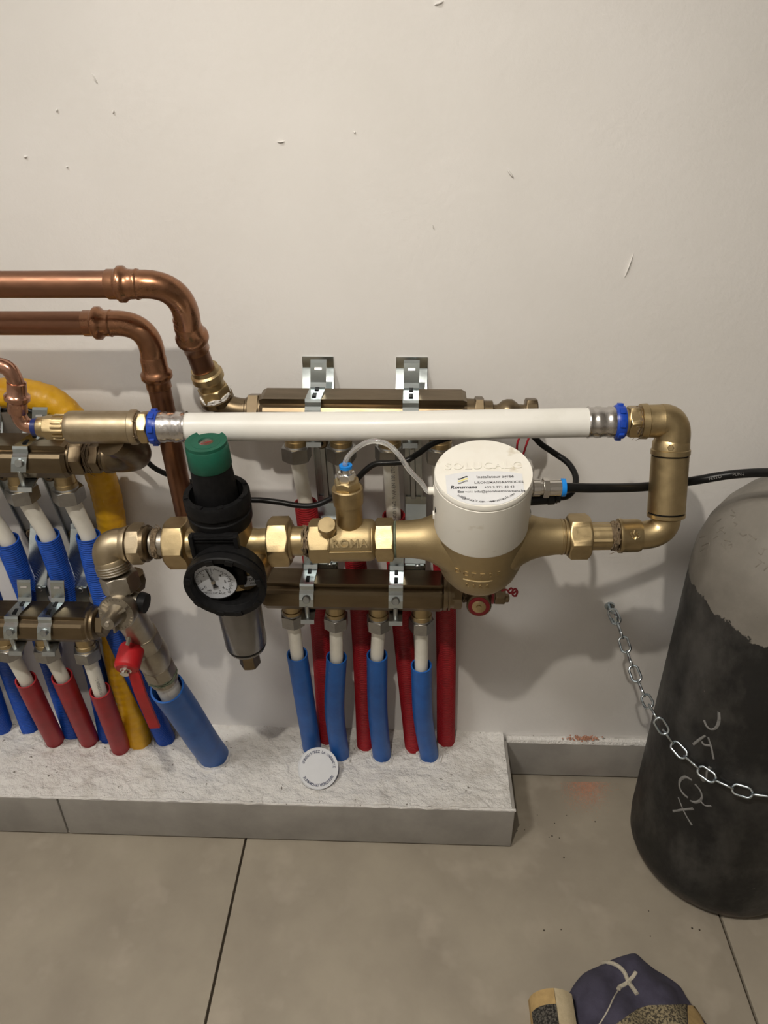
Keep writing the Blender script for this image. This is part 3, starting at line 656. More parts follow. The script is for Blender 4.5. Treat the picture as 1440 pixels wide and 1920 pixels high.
# ------------------------------------------------------------------ long white pipe line
YW = -0.140
def WL(px):
    y = 802 if px < 360 else (802-(px-360)/365*2.2 if px < 725 else 799.8-(px-725)/375*6.6 if px < 1100 else 793.2-(px-1100)*0.02)
    return at(px, y-1, YW)
def wseg(mb, prof, n=32, ends=(True, True)):
    A, B = WL(prof[0][0]), WL(prof[-1][0])
    T = lambda q: (q-prof[0][0])/(prof[-1][0]-prof[0][0])
    return mb.lathe(A, B, [(T(q), r*mpp(A)) for q, r in prof], n=n, ends=ends)
def whex(mb, a, b_, r, rot=0.0, ch=0.12):
    return mb.hexa(WL(a), WL(b_), r*mpp(WL(a)), rot=rot, ch=ch)
t = thing('white_pipe', 'long horizontal white plastic pipe with steel press sleeves and blue rings', 'pipe', WL(725)-Z1*0.014)
part(t, 'tube', MB().tube([WL(x) for x in (335, 480, 600, 725, 850, 980, 1115)], 27.4*mpp(WL(725)), n=36), M['pipe_white'])
for k in (0, 1):
    if k == 0: pr = [(298, 28.5), (303, 28.8), (311, 29.3), (314, 28.2), (325, 28.2), (328, 29.4), (336, 29.4), (339, 28.4), (346, 28.6), (349, 30), (351, 29.5)]
    else: pr = [(1101, 29.5), (1103, 30), (1106, 28.2), (1114, 28.2), (1117, 29.6), (1125, 29.6), (1128, 28), (1138, 28), (1141, 29.5), (1147, 29.2), (1153, 28.3)]
    part(t, 'press_sleeve', wseg(MB(), pr), M['sleeve'])
    a, b_ = ((283, 300), (1151, 1170))[k]
    rb_ = wseg(MB(), [(a, 27), (a+1, 31), (a+4, 32.5), (b_-4, 31.5), (b_, 30)])
    A = WL((a+b_)/2); d, u, v = frame(X1); r_ = 32*mpp(A)
    for q in range(8):
        an = q*math.pi/4+0.3; n_ = u*math.cos(an)+v*math.sin(an); rb_.box(A+n_*r_, 0.005, 0.006, 0.003, X1, d.cross(n_), n_, bev=0.0006)
    part(t, 'locking_ring', rb_, M['blue_ring'])
    a, b_ = ((258, 285), (1170, 1201))[k]
    part(t, 'hex_adapter', whex(MB(), a+6, b_-3, 27.5, rot=0.25, ch=0.22).lathe(WL(a), WL(b_), [(0, 24*mpp(A)), (1, 24*mpp(A))]), M['brass'])
# pipe tee between copper, manifold and white pipe
t = thing('pipe_tee', 'pale bronze tee sleeve at the left end of the white pipe', 'fitting', WL(190)-Z1*0.016)
part(t, 'sleeve', wseg(MB(), [(126, 24), (128, 28), (133, 30.5), (139, 31), (240, 30.5), (246, 30.5), (248, 33), (256, 33), (260, 31), (261, 26)], n=40), M['bronze'])
part(t, 'blue_band', wseg(MB(), [(62, 15), (63, 17.0), (73, 17.0), (74, 16)]), M['navy_band'])
part(t, 'collar', wseg(MB(), [(72, 17), (74, 19), (80, 20), (86, 20.5), (90, 19), (90, 17)]), M['brass'])
rb_ = whex(MB(), 86, 127, 20.5, rot=0.1, ch=0.2)
for q in range(16):
    an = q*math.pi/8; d, u, v = frame(X1); n_ = u*math.cos(an)+v*math.sin(an); r_ = 22.5*mpp(WL(110)); rb_.box(lerp(WL(102), WL(126), 0.5)+n_*r_, 0.0105, 0.0020, 0.0022, X1, d.cross(n_), n_, bev=0.0004)
part(t, 'ribbed_nut', rb_, M['brass'])
part(t, 'sealing_hemp', hemp(MB(), WL(262), X1, 25*mpp(WL(262)), 0.003, 5), M['hemp'])
# elbow linking the tee with the upper left manifold
t = thing('pipe_elbow', 'dull brass elbow under the bronze tee, screwed into the left manifold', 'fitting', at(230, 870, -0.1))
my = V((0, CUL.y, CUL.z)); X_ = lambda px: V((at(px, 856, YUL).x, CUL.y, CUL.z))
part(t, 'hex_bushing', MB().hexa(X_(138), X_(163), 0.0165, rot=0.2, ch=0.2).lathe(X_(136), X_(140), [(0, 0.018), (1, 0.018)]), M['brass_dull'])
part(t, 'sealing_hemp', hemp(MB(), X_(170), X1, 0.0152, 0.005, 8), M['hemp'])
part(t, 'nipple', MB().hexa(X_(174), X_(192), 0.0148, rot=0.1).lathe(X_(163), X_(206), [(0, 0.0135), (1, 0.0135)], n=24), M['brass_dull'])
el = MB(); A = X_(204); B = at(212, 822, -0.140); K = at(300, 862, -0.10)
arc = elbow_pts(A, B, K, 18); el.tube(arc, 0.0152, n=28, smooth=False)
el.lathe(X_(198), X_(214), [(0, 0.0150), (0.15, 0.0168), (0.85, 0.0168), (1, 0.0152)], n=28)
dB = (arc[-1]-arc[-2]).normalized(); el.lathe(B-dB*0.010, B+dB*0.001, [(0, 0.0152), (0.1, 0.0172), (1, 0.0172)], n=28)
part(t, 'elbow', el, M['brass_dull'], sharp=50)
# right-hand elbows and coupler
t = thing('pipe_elbow', 'brass elbow turning the white pipe down at its right end', 'fitting', at(1250, 800, YW))
EU = at(1261, 792, YW); EL = at(1246, 1004, -0.170); ax = (EL-EU).normalized(); k = mpp(EU)
pt = lambda q: lerp(EU, EL, (q-792)/(1004-792))
el = MB(); A = WL(1240); B = pt(842)
arc = elbow_pts(A, B, lerp(WL(1262), pt(792), 0.5)+V((0.004, 0, 0.002)), 14)
el.tube(arc, 32*k, n=32, smooth=False, ends=(True, True))
wseg(el, [(1199, 26), (1200, 33), (1212, 33.5), (1214, 31), (1238, 31), (1242, 32)], n=32)
el.lathe(pt(822), pt(851), [(0, 31*k), (0.2, 34*k), (0.62, 34.5*k), (0.66, 36.2*k), (0.95, 36.2*k), (1, 33*k)], n=36)
part(t, 'body', el, M['brass'], sharp=50)
part(t, 'sealing_hemp', hemp(MB(), WL(1197), X1, 26*k, 0.004, 11), M['hemp'])
wn = CAM-(pt(838)); wn = (wn-ax*wn.dot(ax)).normalized()
part(t, 'makers_mark', MB().lathe(pt(833)+wn*34*k, pt(833)+wn*36*k, [(0, 6*k), (1, 5*k)], n=6), M['brass'])
tx = MB().text('1SP1 1"', WL(1229)+V((0, -0.5, 0.866))*31.3*k*0.8+V((0, -0.0055, -0.004)), V((0, -0.5, -0.866)).cross(X1).cross(X1).normalized()*-1, X1, 0.007, depth=0.0006)
t = thing('pipe_coupler', 'upright brass coupler between the two right-hand elbows', 'fitting', pt(960))
cp = MB().lathe(pt(852), pt(958), [(0, 32*k), (0.01, 34.6*k), (0.99, 35.2*k), (1, 32*k)], n=40)
part(t, 'sleeve', cp, M['brass'])
for a in (851, 957):
    part(t, 'joint_gap', MB().lathe(pt(a), pt(a+3), [(0, 33.2*k), (1, 33.2*k)], n=36), M['black'])
for (px, py, s_) in ((1272, 919, 1.0), (1277, 924, 1.1)):
    P = at(px, py, YW); nq = (CAM-P).normalized(); nq = (nq-ax*nq.dot(ax)); P = P+nq.normalized()*35*k*0.80
    part(t, 'dark_spot', MB().lathe(P-nq*0.002, P+nq*0.0008, [(0, 0.0012*s_), (1, 0.0008*s_)], n=8), M['ink'])
# ------------------------------------------------------------------ main line through regulator, check valve and treatment body
YM = -0.170
def ML(px):
    px = px+0.019*(786-px)
    return at(px, 1018+(px-335)*(1004-1018)/860.0, YM)
MD = (ML(1195)-ML(335)).normalized(); MUP = MD.cross(Y1).normalized(); KM = mpp(ML(700))
def mseg(mb, prof, n=32, ends=(True, True), sc=1.0):
    A, B = ML(prof[0][0]), ML(prof[-1][0]); T = lambda q: (q-prof[0][0])/(prof[-1][0]-prof[0][0])
    return mb.lathe(A, B, [(T(q), r*KM*sc) for q, r in prof], n=n, ends=ends)
def mhex(mb, a, b_, r, rot=0.0, ch=0.12): return mb.hexa(ML(a), ML(b_), r*KM, rot=rot, ch=ch)
# lower right elbow
t = thing('pipe_elbow', 'brass elbow below the upright coupler, joining the main line', 'fitting', ML(1200)-Z1*0.03)
el = MB(); A = ML(1198); B = pt(962)
arc = elbow_pts(A, B, pt(1004)+V((0.003, 0, -0.001)), 14)
el.tube(arc, 26*KM, n=32, smooth=False)
mseg(el, [(1165, 24), (1166, 32), (1172, 32.5), (1174, 31), (1202, 31), (1208, 29), (1209, 26)], n=32)
el.lathe(pt(972), pt(960), [(0, 26*k), (0.4, 32*k), (0.42, 35.5*k), (0.98, 36*k), (1, 33*k)], n=36)
part(t, 'body', el, M['brass'], sharp=50)
part(t, 'sealing_hemp', hemp(MB(), ML(1160), MD, 25*KM, 0.0065, 13), M['hemp'])
hp = (CAM-ML(1192)); hp = (hp-MD*hp.dot(MD)).normalized(); v_ = MD.cross(hp); v_ = v_ if v_.z > 0 else -v_
fm = MB()
for s_ in (-1, 0, 1):
    c_ = ML(1190)+hp*31.4*KM+MD*(s_*0.0028)
    fm.tube([c_-v_*0.0040*(1-abs(s_)*0.3), c_-v_*0.001+MD*0.0012, c_+v_*0.0015-MD*0.0008, c_+v_*0.0048*(1-abs(s_)*0.4)], 0.0009, n=6)
part(t, 'flame_mark', fm, M['brass'])
# union nut and nipple right of the treatment body
t = thing('union_nut', 'brass union nut with nipple right of the white-capped body', 'fitting', ML(1095)-Z1*0.022)
part(t, 'nut', mhex(MB(), 1069, 1111, 37.5, rot=0.17, ch=0.25), M['brass'])
part(t, 'nipple', mseg(MB(), [(1105, 24), (1160, 24)], n=28).hexa(ML(1111), ML(1152), 22.5*KM, rot=0.17), M['brass'])
# treatment body with white cap
BC = ML(902); ti = math.radians(15); BU = (MUP*math.cos(ti)-Y1*math.sin(ti)).normalized(); BF = BU.cross(MD).normalized()
if BF.y > 0: BF = -BF
t = thing('water_conditioner', 'brass bowl-shaped valve body with white plastic cap', 'conditioner', BC-BU*0.062)
bh = lambda h: BC+BU*h
bd = MB().lathe(bh(-0.062), bh(0.030), [((h+0.062)/0.092, r) for h, r in ((-0.062, 0.0), (-0.0615, 0.009), (-0.0598, 0.0165), (-0.055, 0.0250), (-0.047, 0.0325), (-0.037, 0.0380), (-0.025, 0.0412), (-0.012, 0.0428), (0.004, 0.0433), (0.018, 0.0433), (0.030, 0.041))], n=56)
mseg(bd, [(741, 30), (743, 35), (770, 35.5), (790, 38), (806, 43), (820, 51), (834, 61), (850, 68), (875, 70), (905, 70), (935, 70), (955, 68), (970, 61), (984, 50), (1000, 42), (1020, 36.5), (1045, 33.5), (1058, 33), (1059, 29), (1070, 29)], n=48)
part(t, 'brass_body', bd, M['brass_cast'], sharp=50)
part(t, 'neck_ring', mseg(MB(), [(1055, 32), (1056, 34), (1059, 34), (1060, 31), (1062, 31), (1063, 33.5), (1066, 33.5), (1067, 30)]), M['brass'])
part(t, 'seal', mseg(MB(), [(738, 33), (739, 34.5), (742, 34.5), (743, 33)]), M['hemp_green'])
# cast lettering on the bowl
def on_bowl(a, h):  # point on bowl at angle a (from BF), height h
    prof = ((-0.062, 0.0), (-0.055, 0.0250), (-0.047, 0.0325), (-0.037, 0.0380), (-0.025, 0.0412), (-0.012, 0.0428), (0.004, 0.0433), (0.018, 0.0433))
    for (h0, r0), (h1, r1) in zip(prof, prof[1:]):
        if h0 <= h <= h1:
            r = r0+(r1-r0)*(h-h0)/(h1-h0); sl = (r1-r0)/(h1-h0); break
    q = BF*math.cos(a)+MD*math.sin(a)
    return bh(h)+q*r, (q-BU*sl).normalized()
lt_ = MB()
for st, h, sz in (('DC7705', -0.0040, 0.0092), ('2022', -0.0215, 0.0078)):
    n_ = len(st)
    for i, c_ in enumerate(st):
        a = (i-(n_-1)/2)*sz*0.78/0.040-0.10
        P, nn = on_bowl(a, h); u_ = BU.cross(nn).normalized(); v_ = nn.cross(u_)
        lt_.text(c_, P-nn*0.0001, u_, v_, sz, depth=0.0007)
pts = [on_bowl(-0.42+0.64*i/10, -0.0125)[0] for i in range(11)]; lt_.tube(pts, 0.0009, n=6, smooth=False)
part(t, 'cast_lettering', lt_, M['brass_cast'])
cap = MB().lathe(bh(0.021), bh(0.0855), [(0, 0.0412), (0, 0.0430), (0.03, 0.0434), (0.90, 0.0430), (0.905, 0.0423), (0.925, 0.0423), (0.93, 0.0430), (0.97, 0.0430), (1.0, 0.0421)], n=72)
cp_ = part(t, 'cap', cap, M['cap_white'])
top = bh(0.0855); n_ = BU
part(cp_, 'embossed_name', MB().text('SOLUCALC', top-BF*0.0075+n_*-0.0002, MD, -BF, 0.0120, depth=0.0011, spacing=1.14, off=0.0004), M['cap_white'])
# label on the cap
lab = MB(); wl, y0, y1 = 0.0330, 0.0015, 0.0400
poly = []
for i in range(13):
    a = -1+2*i/12; poly.append((a*wl, y0-0.0022*(1-a*a)+0.0025*abs(a)**3))
R_ = 0.0412
for i in range(17):
    a = math.radians(38+(142-38)*i/16); poly.append((R_*math.cos(a), min(y1, R_*math.sin(a))))
poly = poly[:13] + poly[13:]
lab.prism(poly, top+n_*0.0001, MD, BF, n_*0.0003)
lb_ = part(cp_, 'label', lab, M['paper'])
lo = top+n_*0.00045
tx = MB(); ux, vy = MD, -BF
tx.text('Installateur agréé', lo+MD*0.0095+BF*0.0068, ux, vy, 0.0046, off=0.00008)
tx.text('L.RONSMANS&ASSOCIES', lo+MD*0.0122+BF*0.0138, ux, vy, 0.0038, off=0.00006)
tx.text('+32 2 771 40 43', lo+MD*0.0122+BF*0.0196, ux, vy, 0.0038, off=0.00006)
tx.text('info@plombierronsmans.be', lo+MD*0.0122+BF*0.0246, ux, vy, 0.0038, off=0.00006)
tx.text('Ronsmans', lo-MD*0.0180+BF*0.0190, ux, vy, 0.0055, shear=0.2, off=0.00018)
tx.text('Eco', lo-MD*0.0205+BF*0.0244, ux, vy, 0.0037, off=0.00018)
st = 'info@solucalc.com - www.solucalc.com'
for i, c_ in enumerate(st):
    a = (i-(len(st)-1)/2)*0.0385; rr = 0.0370
    cc = lo+BF*-0.0005
    P = cc+BF*(rr*math.cos(a))+MD*(rr*math.sin(a)); u_ = (MD*math.cos(a)-BF*math.sin(a)); v_ = n_.cross(u_); tx.text(c_, P, u_, v_, 0.0038, off=0.00005)
part(lb_, 'label_text', tx, M['ink'])
part(lb_, 'label_text', MB().text('watt', lo-MD*0.0138+BF*0.0244, ux, vy, 0.0037), M['ink_grey'])
for i, mt in enumerate(('ink', 'ink_yellow', 'ink_grey')):
    wv_ = []
    for s_ in (0, 1):
        for j in range(9):
            x = (j if s_ == 0 else 8-j)/8; y = 0.0012*math.sin((x-0.5)*math.pi*1.2)*1.2 + (0.0 if s_ == 0 else 0.0014)
            wv_.append((x*0.0085-0.004, y-i*0.0026+0.0026*1+0.0012))
    part(lb_, 'logo_stripe', MB().prism(wv_, lo-MD*0.0185+BF*0.0120, ux, vy, n_*0.0001), M[mt])
# spigots on the cap
s0 = bh(0.064)-MD*0.0415; part(t, 'tube_spigot', MB().lathe(s0, s0-MD*0.0065, [(0, 0.0052), (0.3, 0.0052), (0.32, 0.0036), (1, 0.0036)], n=20), M['cap_white'])
s1 = bh(0.050)-MD*0.0405+BF*0.010; part(t, 'vent_hole', MB().lathe(s1, s1-MD*0.002, [(0, 0.0026), (1, 0.0026)], n=14), M['black'])
s2 = bh(0.036)-MD*0.0425+BF*0.003; part(t, 'clip_lug', MB().box(s2, 0.004, 0.006, 0.006, MD, BF, BU, bev=0.0008), M['cap_white'])
s3 = bh(0.036)+MD*0.0425+BF*0.003; part(t, 'clip_lug', MB().box(s3, 0.004, 0.006, 0.006, MD, BF, BU, bev=0.0008), M['cap_white'])
# regulator
RC_ = ML(417); rl_ = math.radians(-0.9); RU = (MUP*math.cos(math.radians(6))-Y1*math.sin(math.radians(6))).normalized()
RU = (RU - MD*math.sin(rl_)).normalized(); RX = (MD-RU*MD.dot(RU)).normalized(); RF = RU.cross(RX).normalized()
if RF.y > 0: RF = -RF
rh = lambda h: RC_+RU*h
t = thing('pressure_regulator', 'black pressure regulator with green knob, gauge and grey filter bowl', 'regulator', rh(-0.172))
bd = MB().lathe(rh(-0.072), rh(0.040), [(0, 0.0225), (0.1, 0.0240), (0.45, 0.0245), (0.60, 0.026), (0.8, 0.0275), (1, 0.0275)], n=40)
mseg(bd, [(340, 30), (356, 30), (362, 25), (380, 27), (400, 38), (440, 38), (460, 30), (478, 25), (500, 26)], n=32)
part(t, 'brass_body', bd, M['brass'], sharp=50)
part(t, 'spring_housing', MB().lathe(rh(0.030), rh(0.094), [(0, 0.0205), (0.5, 0.0198), (0.95, 0.0184), (1, 0.0180)], n=40), M['black'])
kn = MB()
A, B = rh(0.0895), rh(0.1115)
kn.lathe(A, B, [(0, 0.0175), (0, 0.0190), (0.02, 0.0193), (0.97, 0.0187), (1.0, 0.0182)], n=56, ends=(True, False))
# top of knob: raised rim broken at the back, recessed window
for i in range(56):
    pass
tp = rh(0.1115)
kn.lathe(tp-RU*0.0004, tp, [(0, 0.0182), (1, 0.0182), (1, 0.0068), (0.0, 0.0066)], n=56, ends=(False, False))
seg = []
for i in range(41):
    a = math.radians(90+38)+math.radians(360-76)*i/40; seg.append((a))
b = len(kn.v)
for a in seg:
    q = RX*math.cos(a)-RF*math.sin(a)
    kn.v += [tp+q*0.0183-RU*0.001, tp+q*0.0183+RU*0.0030, tp+q*0.0125+RU*0.0024, tp+q*0.0120-RU*0.001]
for i in range(40):
    for j in range(4):
        c = b+i*4+j; e = b+i*4+(j+1) % 4; kn.f.append((c, e, e+4, c+4))
kn.f.append((b+3, b+2, b+1, b)); e = b+160; kn.f.append((e, e+1, e+2, e+3))
kn.lathe(tp+RU*0.0, tp+RU*0.0026, [(0, 0.0122), (1, 0.0128), (1, 0.0068), (0, 0.0066)], n=40, ends=(False, False))
kb = part(t, 'knob', kn, M['green'], sharp=40)
part(kb, 'window', MB().lathe(tp-RU*0.0012, tp+RU*0.0012, [(0, 0.0067), (1, 0.0067)], n=32), M['sleeve'])
part(kb, 'pointer_line', MB().box(tp+RU*0.0012, 0.0100, 0.0005, 0.0004, (RX*0.86-RF*0.5).normalized(), (RX*0.5+RF*0.86).normalized(), RU), M['red_wire'])
# black bracket: upper ring
rg = MB().lathe(rh(0.026), rh(0.060), [(0, 0.0262), (0, 0.0280), (0.12, 0.0296), (0.40, 0.0299), (0.42, 0.0285), (0.58, 0.0285), (0.60, 0.0305), (0.93, 0.0306), (1, 0.0296), (1, 0.0248), (0.3, 0.0242)], n=56, ends=(True, True))
for a in (200, 250, 290, 340, 30, 90, 150):
    a = math.radians(a); q = RX*math.cos(a)-RF*math.sin(a); rg.box(rh(0.0605)+q*0.0274, 0.0040, 0.0055, 0.0018, q, RU.cross(q), RU, bev=0.0005)
part(t, 'upper_ring', rg, M['black'])
pf = MB()
fc = rh(0.012)+RF*0.0300
pf.box(fc, 0.044, 0.006, 0.044, RX, RF, RU, bev=0.001)
for s_ in (-1, 1): pf.box(fc+RX*s_*0.0205+RF*0.0035, 0.0042, 0.006, 0.046, RX, RF, RU, bev=0.001)
for s_ in (0.0195, 0.0165): pf.box(fc+RF*0.0036+RU*s_, 0.036, 0.002, 0.0012, RX, RF, RU)
part(t, 'bracket_plate', pf, M['black'])
# lower ring facing forward
GN = (RF*math.cos(math.radians(3))-Z1*math.sin(math.radians(3))).normalized(); GC = at(421, 1104, -0.222)
GXv = GN.cross(Z1).normalized(); GXv = GXv if GXv.x > 0 else -GXv; GYv = GXv.cross(GN).normalized(); GYv = GYv if GYv.z > 0 else -GYv
lr = MB().lathe(GC-GN*0.026, GC+GN*0.0, [(0.0, 0.0300), (0, 0.0335), (0.30, 0.0345), (0.32, 0.0362), (0.55, 0.0368), (0.57, 0.0350), (0.66, 0.0350), (0.68, 0.0378), (0.95, 0.0380), (1.0, 0.0370), (1.0, 0.0318), (0.72, 0.0306), (0.70, 0.0300), (0.0, 0.0300)], n=64, ends=(False, False))
for a in (75, 105, 165, 15, 215, 325, 255, 285):
    a = math.radians(a); q = GXv*math.cos(a)+GYv*math.sin(a); lr.box(GC+GN*0.0004+q*0.0338, 0.0052, 0.0075, 0.0028, q, GN.cross(q), GN, bev=0.0006)
part(t, 'lower_ring', lr, M['black'])
part(t, 'ring_neck', MB().box(rh(-0.012)+RF*0.0310, 0.046, 0.012, 0.022, RX, RF, RU, bev=0.002), M['black'])
# gauge
GG = at(400, 1091, -0.211)
ga = MB().lathe(GG-GN*0.026, GG-GN*0.0008, [(0, 0.010), (0.25, 0.010), (0.27, 0.0205), (0.95, 0.0218), (1, 0.0212)], n=48)
gp_ = part(t, 'gauge_case', ga, M['black'])
part(gp_, 'gauge_rim', MB().lathe(GG-GN*0.002, GG+GN*0.0035, [(0, 0.0218), (0, 0.0226), (0.5, 0.0226), (0.5, 0.0219), (0.3, 0.0218)], n=48, ends=(False, False)), M['black'])
gf = part(gp_, 'gauge_face', MB().lathe(GG-GN*0.001, GG+GN*0.0, [(0, 0.0219), (1, 0.0219)], n=48), M['gauge'])
gx = MB(); g0 = GG+GN*0.0002
def gpol(a, r): return g0+GXv*(r*math.sin(math.radians(a)))+GYv*(r*math.cos(math.radians(a)))
for i in range(31):
    a = -130+260*i/30; mj = i % 5 == 0; r0, r1 = (0.0138, 0.0162) if mj else (0.0148, 0.0160)
    d_ = (gpol(a, 1)-gpol(a, 0)).normalized(); gx.box(lerp(gpol(a, r0), gpol(a, r1), 0.5), 0.0005 if mj else 0.0003, r1-r0, 0.0001, d_.cross(GN), d_, GN)
for i in range(21):
    a = -130+260*i/20; d_ = (gpol(a, 1)-gpol(a, 0)).normalized(); gx.box(gpol(a, 0.0180), 0.0003, 0.0014, 0.0001, d_.cross(GN), d_, GN)
gx.tube([gpol(-130+260*i/40, 0.0166) for i in range(41)], 0.00018, n=4, smooth=False)
for i in range(7): gx.text(str(i), gpol(-130+260*i/6, 0.0112), GXv, GYv, 0.0048)
gx.text('0', gpol(-140, 0.0190), GXv, GYv, 0.0032); gx.text('psi', gpol(-146, 0.0165), GXv, GYv, 0.0026); gx.text('90', gpol(136, 0.0188), GXv, GYv, 0.0032); gx.text('bar', gpol(-152, 0.0130), GXv, GYv, 0.0022)
gx.text('SOLUCALC', gpol(180, 0.0150), GXv, GYv, 0.0034, spacing=1.2)
for s_ in (-1, 1): gx.text('®' if s_ < 0 else 'o', gpol(180, 0.0115)+GXv*s_*0.0045, GXv, GYv, 0.0030)
part(gf, 'gauge_print', gx, M['ink'])
a = math.radians(-14); nd = GXv*math.sin(a)+GYv*math.cos(a); ns = nd.cross(GN)
hnd = MB().prism([(-0.0011, -0.0045), (0.0011, -0.0045), (0.0003, 0.0175), (-0.0003, 0.0175)], g0+GN*0.0008, ns, nd, GN*0.0003).prism([(-0.0030, -0.0075), (0.0030, -0.0065), (0.0008, -0.002), (-0.0008, -0.002)], g0+GN*0.0008, ns, nd, GN*0.0003)
part(gf, 'needle', hnd, M['ink'])
part(gf, 'needle_hub', MB().lathe(g0, g0+GN*0.002, [(0, 0.0022), (1, 0.0016)], n=18), M['nickel'])
# name plate on the body right of the gauge
LP = at(470, 1089, -0.197)
ln = MB().box(LP, 0.017, 0.013, 0.0008, (GXv*0.97+GYv*0.24).normalized(), (GYv*0.97-GXv*0.24).normalized(), GN, bev=0.0003)
lp_ = part(t, 'name_plate', ln, M['paper'])
part(lp_, 'plate_text', MB().text('DR', LP+GN*0.0007+GYv*0.0025+GXv*0.002, (GXv*0.97+GYv*0.24).normalized(), (GYv*0.97-GXv*0.24).normalized(), 0.0052, off=0.0001).text('2020', LP+GN*0.0007-GYv*0.0025+GXv*0.002, (GXv*0.97+GYv*0.24).normalized(), (GYv*0.97-GXv*0.24).normalized(), 0.0036), M['ink'])
part(t, 'gauge_boss', MB().lathe(LP-GN*0.030, LP-GN*0.0007, [(0, 0.020), (1, 0.0150)], n=32), M['brass'])
# filter bowl
part(t, 'filter_bowl', MB().lathe(rh(-0.066), rh(-0.150), [(0, 0.0240), (0.12, 0.0240), (0.14, 0.0226), (0.84, 0.0220), (0.86, 0.0208), (0.88, 0.0212), (0.93, 0.0199), (1, 0.0120)], n=48), M['smoke'])
part(t, 'bowl_groove', MB().lathe(rh(-0.1375), rh(-0.1400), [(0, 0.0216), (1, 0.0214)], n=48), M['black'])
part(t, 'drain_plug', MB().hexa(rh(-0.149), rh(-0.172), 0.0098, rot=0.1), M['brass_dull'])
# union nuts either side
t = thing('union_nut', 'large brass union nut left of the black regulator', 'fitting', ML(328)-Z1*0.025)
part(t, 'nut', mhex(MB(), 306, 347, 43.5, rot=0.10, ch=0.20), M['brass'])
part(t, 'nipple', mseg(MB(), [(276, 26), (300, 26), (302, 29), (306, 29), (310, 25)], n=28), M['nickel'])
part(t, 'sealing_hemp', hemp(MB(), ML(286), MD, 27*KM, 0.004, 21), M['hemp'])
t = thing('union_nut', 'large brass union nut right of the black regulator', 'fitting', ML(520)-Z1*0.025)
part(t, 'nut', mhex(MB(), 500, 541, 42.0, rot=0.17, ch=0.20).lathe(ML(541), ML(545), [(0, 36*KM), (1, 33*KM)]), M['brass'])
part(t, 'nipple', mseg(MB(), [(540, 28), (568, 28)], n=28), M['brass'])
part(t, 'sealing_hemp', hemp(MB(), ML(573), MD, 27*KM, 0.006, 22), M['hemp'])
# check valve with cast name
t = thing('check_valve', 'brass check valve with cast name between regulator and white-capped body', 'valve', ML(650)-Z1*0.022)
bd = MB()
mseg(bd, [(612, 30), (614, 37), (622, 40), (690, 40), (697, 38.5), (700, 36), (706, 30)], n=40)
mhex(bd, 578, 619, 37, rot=0.17, ch=0.2)
part(t, 'body', bd, M['brass_cast'])
part(t, 'end_hex', mhex(MB(), 703, 738, 36, rot=0.17, ch=0.15), M['brass'])
fn = (CAM-ML(662)); fn = (fn-MD*fn.dot(MD)).normalized(); fv = fn.cross(MD); fv = fv if fv.z > 0 else -fv
part(t, 'cast_name', MB().text('ROMA', ML(657)+(fn*0.985-fv*0.17)*40.2*KM, MD, (fv*0.985+fn*0.17), 0.0110, depth=0.0013, spacing=1.12, off=0.0001), M['brass_cast'])
fr = MB(); 
for a, b_ in (((-0.022, -0.012), (0.018, -0.012)), ((0.018, -0.012), (0.018, 0.011)), ((-0.022, 0.011), (-0.022, -0.012))):
    P = [ML(662)+MD*lerp(V((a[0], a[1], 0)), V((b_[0], b_[1], 0)), i/6).x for i in range(7)]
    q = []
    for i in range(7):
        s_ = lerp(V((a[0], a[1], 0)), V((b_[0], b_[1], 0)), i/6); an = s_.y/(40*KM); q.append(ML(662)+MD*s_.x+(fn*math.cos(an)+fv*math.sin(an))*40*KM)
    fr.tube(q, 0.0007, n=6, smooth=False)
part(t, 'cast_frame', fr, M['brass_cast'])
# plug on top left of the check valve
pa = (MUP*0.86-Y1*0.51).normalized(); p0 = ML(617)+pa*26*KM; p1 = ML(617)+pa*52*KM
part(t, 'side_plug', MB().lathe(p0, p1, [(0, 0.0074), (1, 0.0074)], n=24).hexa(p1, p1+pa*0.0065, 0.0080, rot=0.4, ch=0.3), M['brass'])
# top adapter with push-in connector
q0, q1 = at(657, 994, YM), at(648, 872, YM)
qy = lambda y: lerp(q0, q1, (994-y)/(994-872))
kq = mpp(q0)
t2 = thing('push_fitting', 'brass screw adapter with blue push-in ring on top of the check valve', 'fitting', qy(985))
part(t2, 'adapter_body', MB().lathe(qy(994), qy(912), [(0, 18.5*kq), (0.10, 18.5*kq), (0.12, 22*kq), (0.20, 24.5*kq), (0.62, 25*kq), (0.64, 27.5*kq), (0.80, 28.5*kq), (0.98, 28.5*kq), (1, 26*kq)], n=36), M['brass'])
part(t2, 'brass_hex', MB().hexa(qy(914), qy(899), 21.5*kq, rot=0.3, ch=0.2), M['brass'])
part(t2, 'nickel_hex', MB().hexa(qy(899), qy(885), 15*kq, rot=0.2, ch=0.2).lathe(qy(887), qy(878), [(0, 10.5*kq), (1, 10*kq)]), M['nickel_bright'])
part(t2, 'push_ring', MB().lathe(qy(879), qy(872), [(0, 9*kq), (0.3, 11.8*kq), (1, 11.8*kq), (1, 6*kq), (0.2, 5*kq)], n=28, ends=(False, True)), M['blue_push'])
# clear tube
tip = qy(872)
pts = [qy(884), qy(866), at(660, 848, YM+0.002), at(682, 832, YM+0.002), at(703, 827, YM), at(728, 834, YM-0.004), at(748, 853, YM-0.010), at(768, 882, YM-0.014), at(790, 905, YM-0.014), s0-MD*0.0075, s0-MD*0.002]
single('clear_tube', 'clear plastic tube arching from the blue push fitting to the white cap', 'tube', MB().tube(pts, 0.0023, n=14), M['clear'])
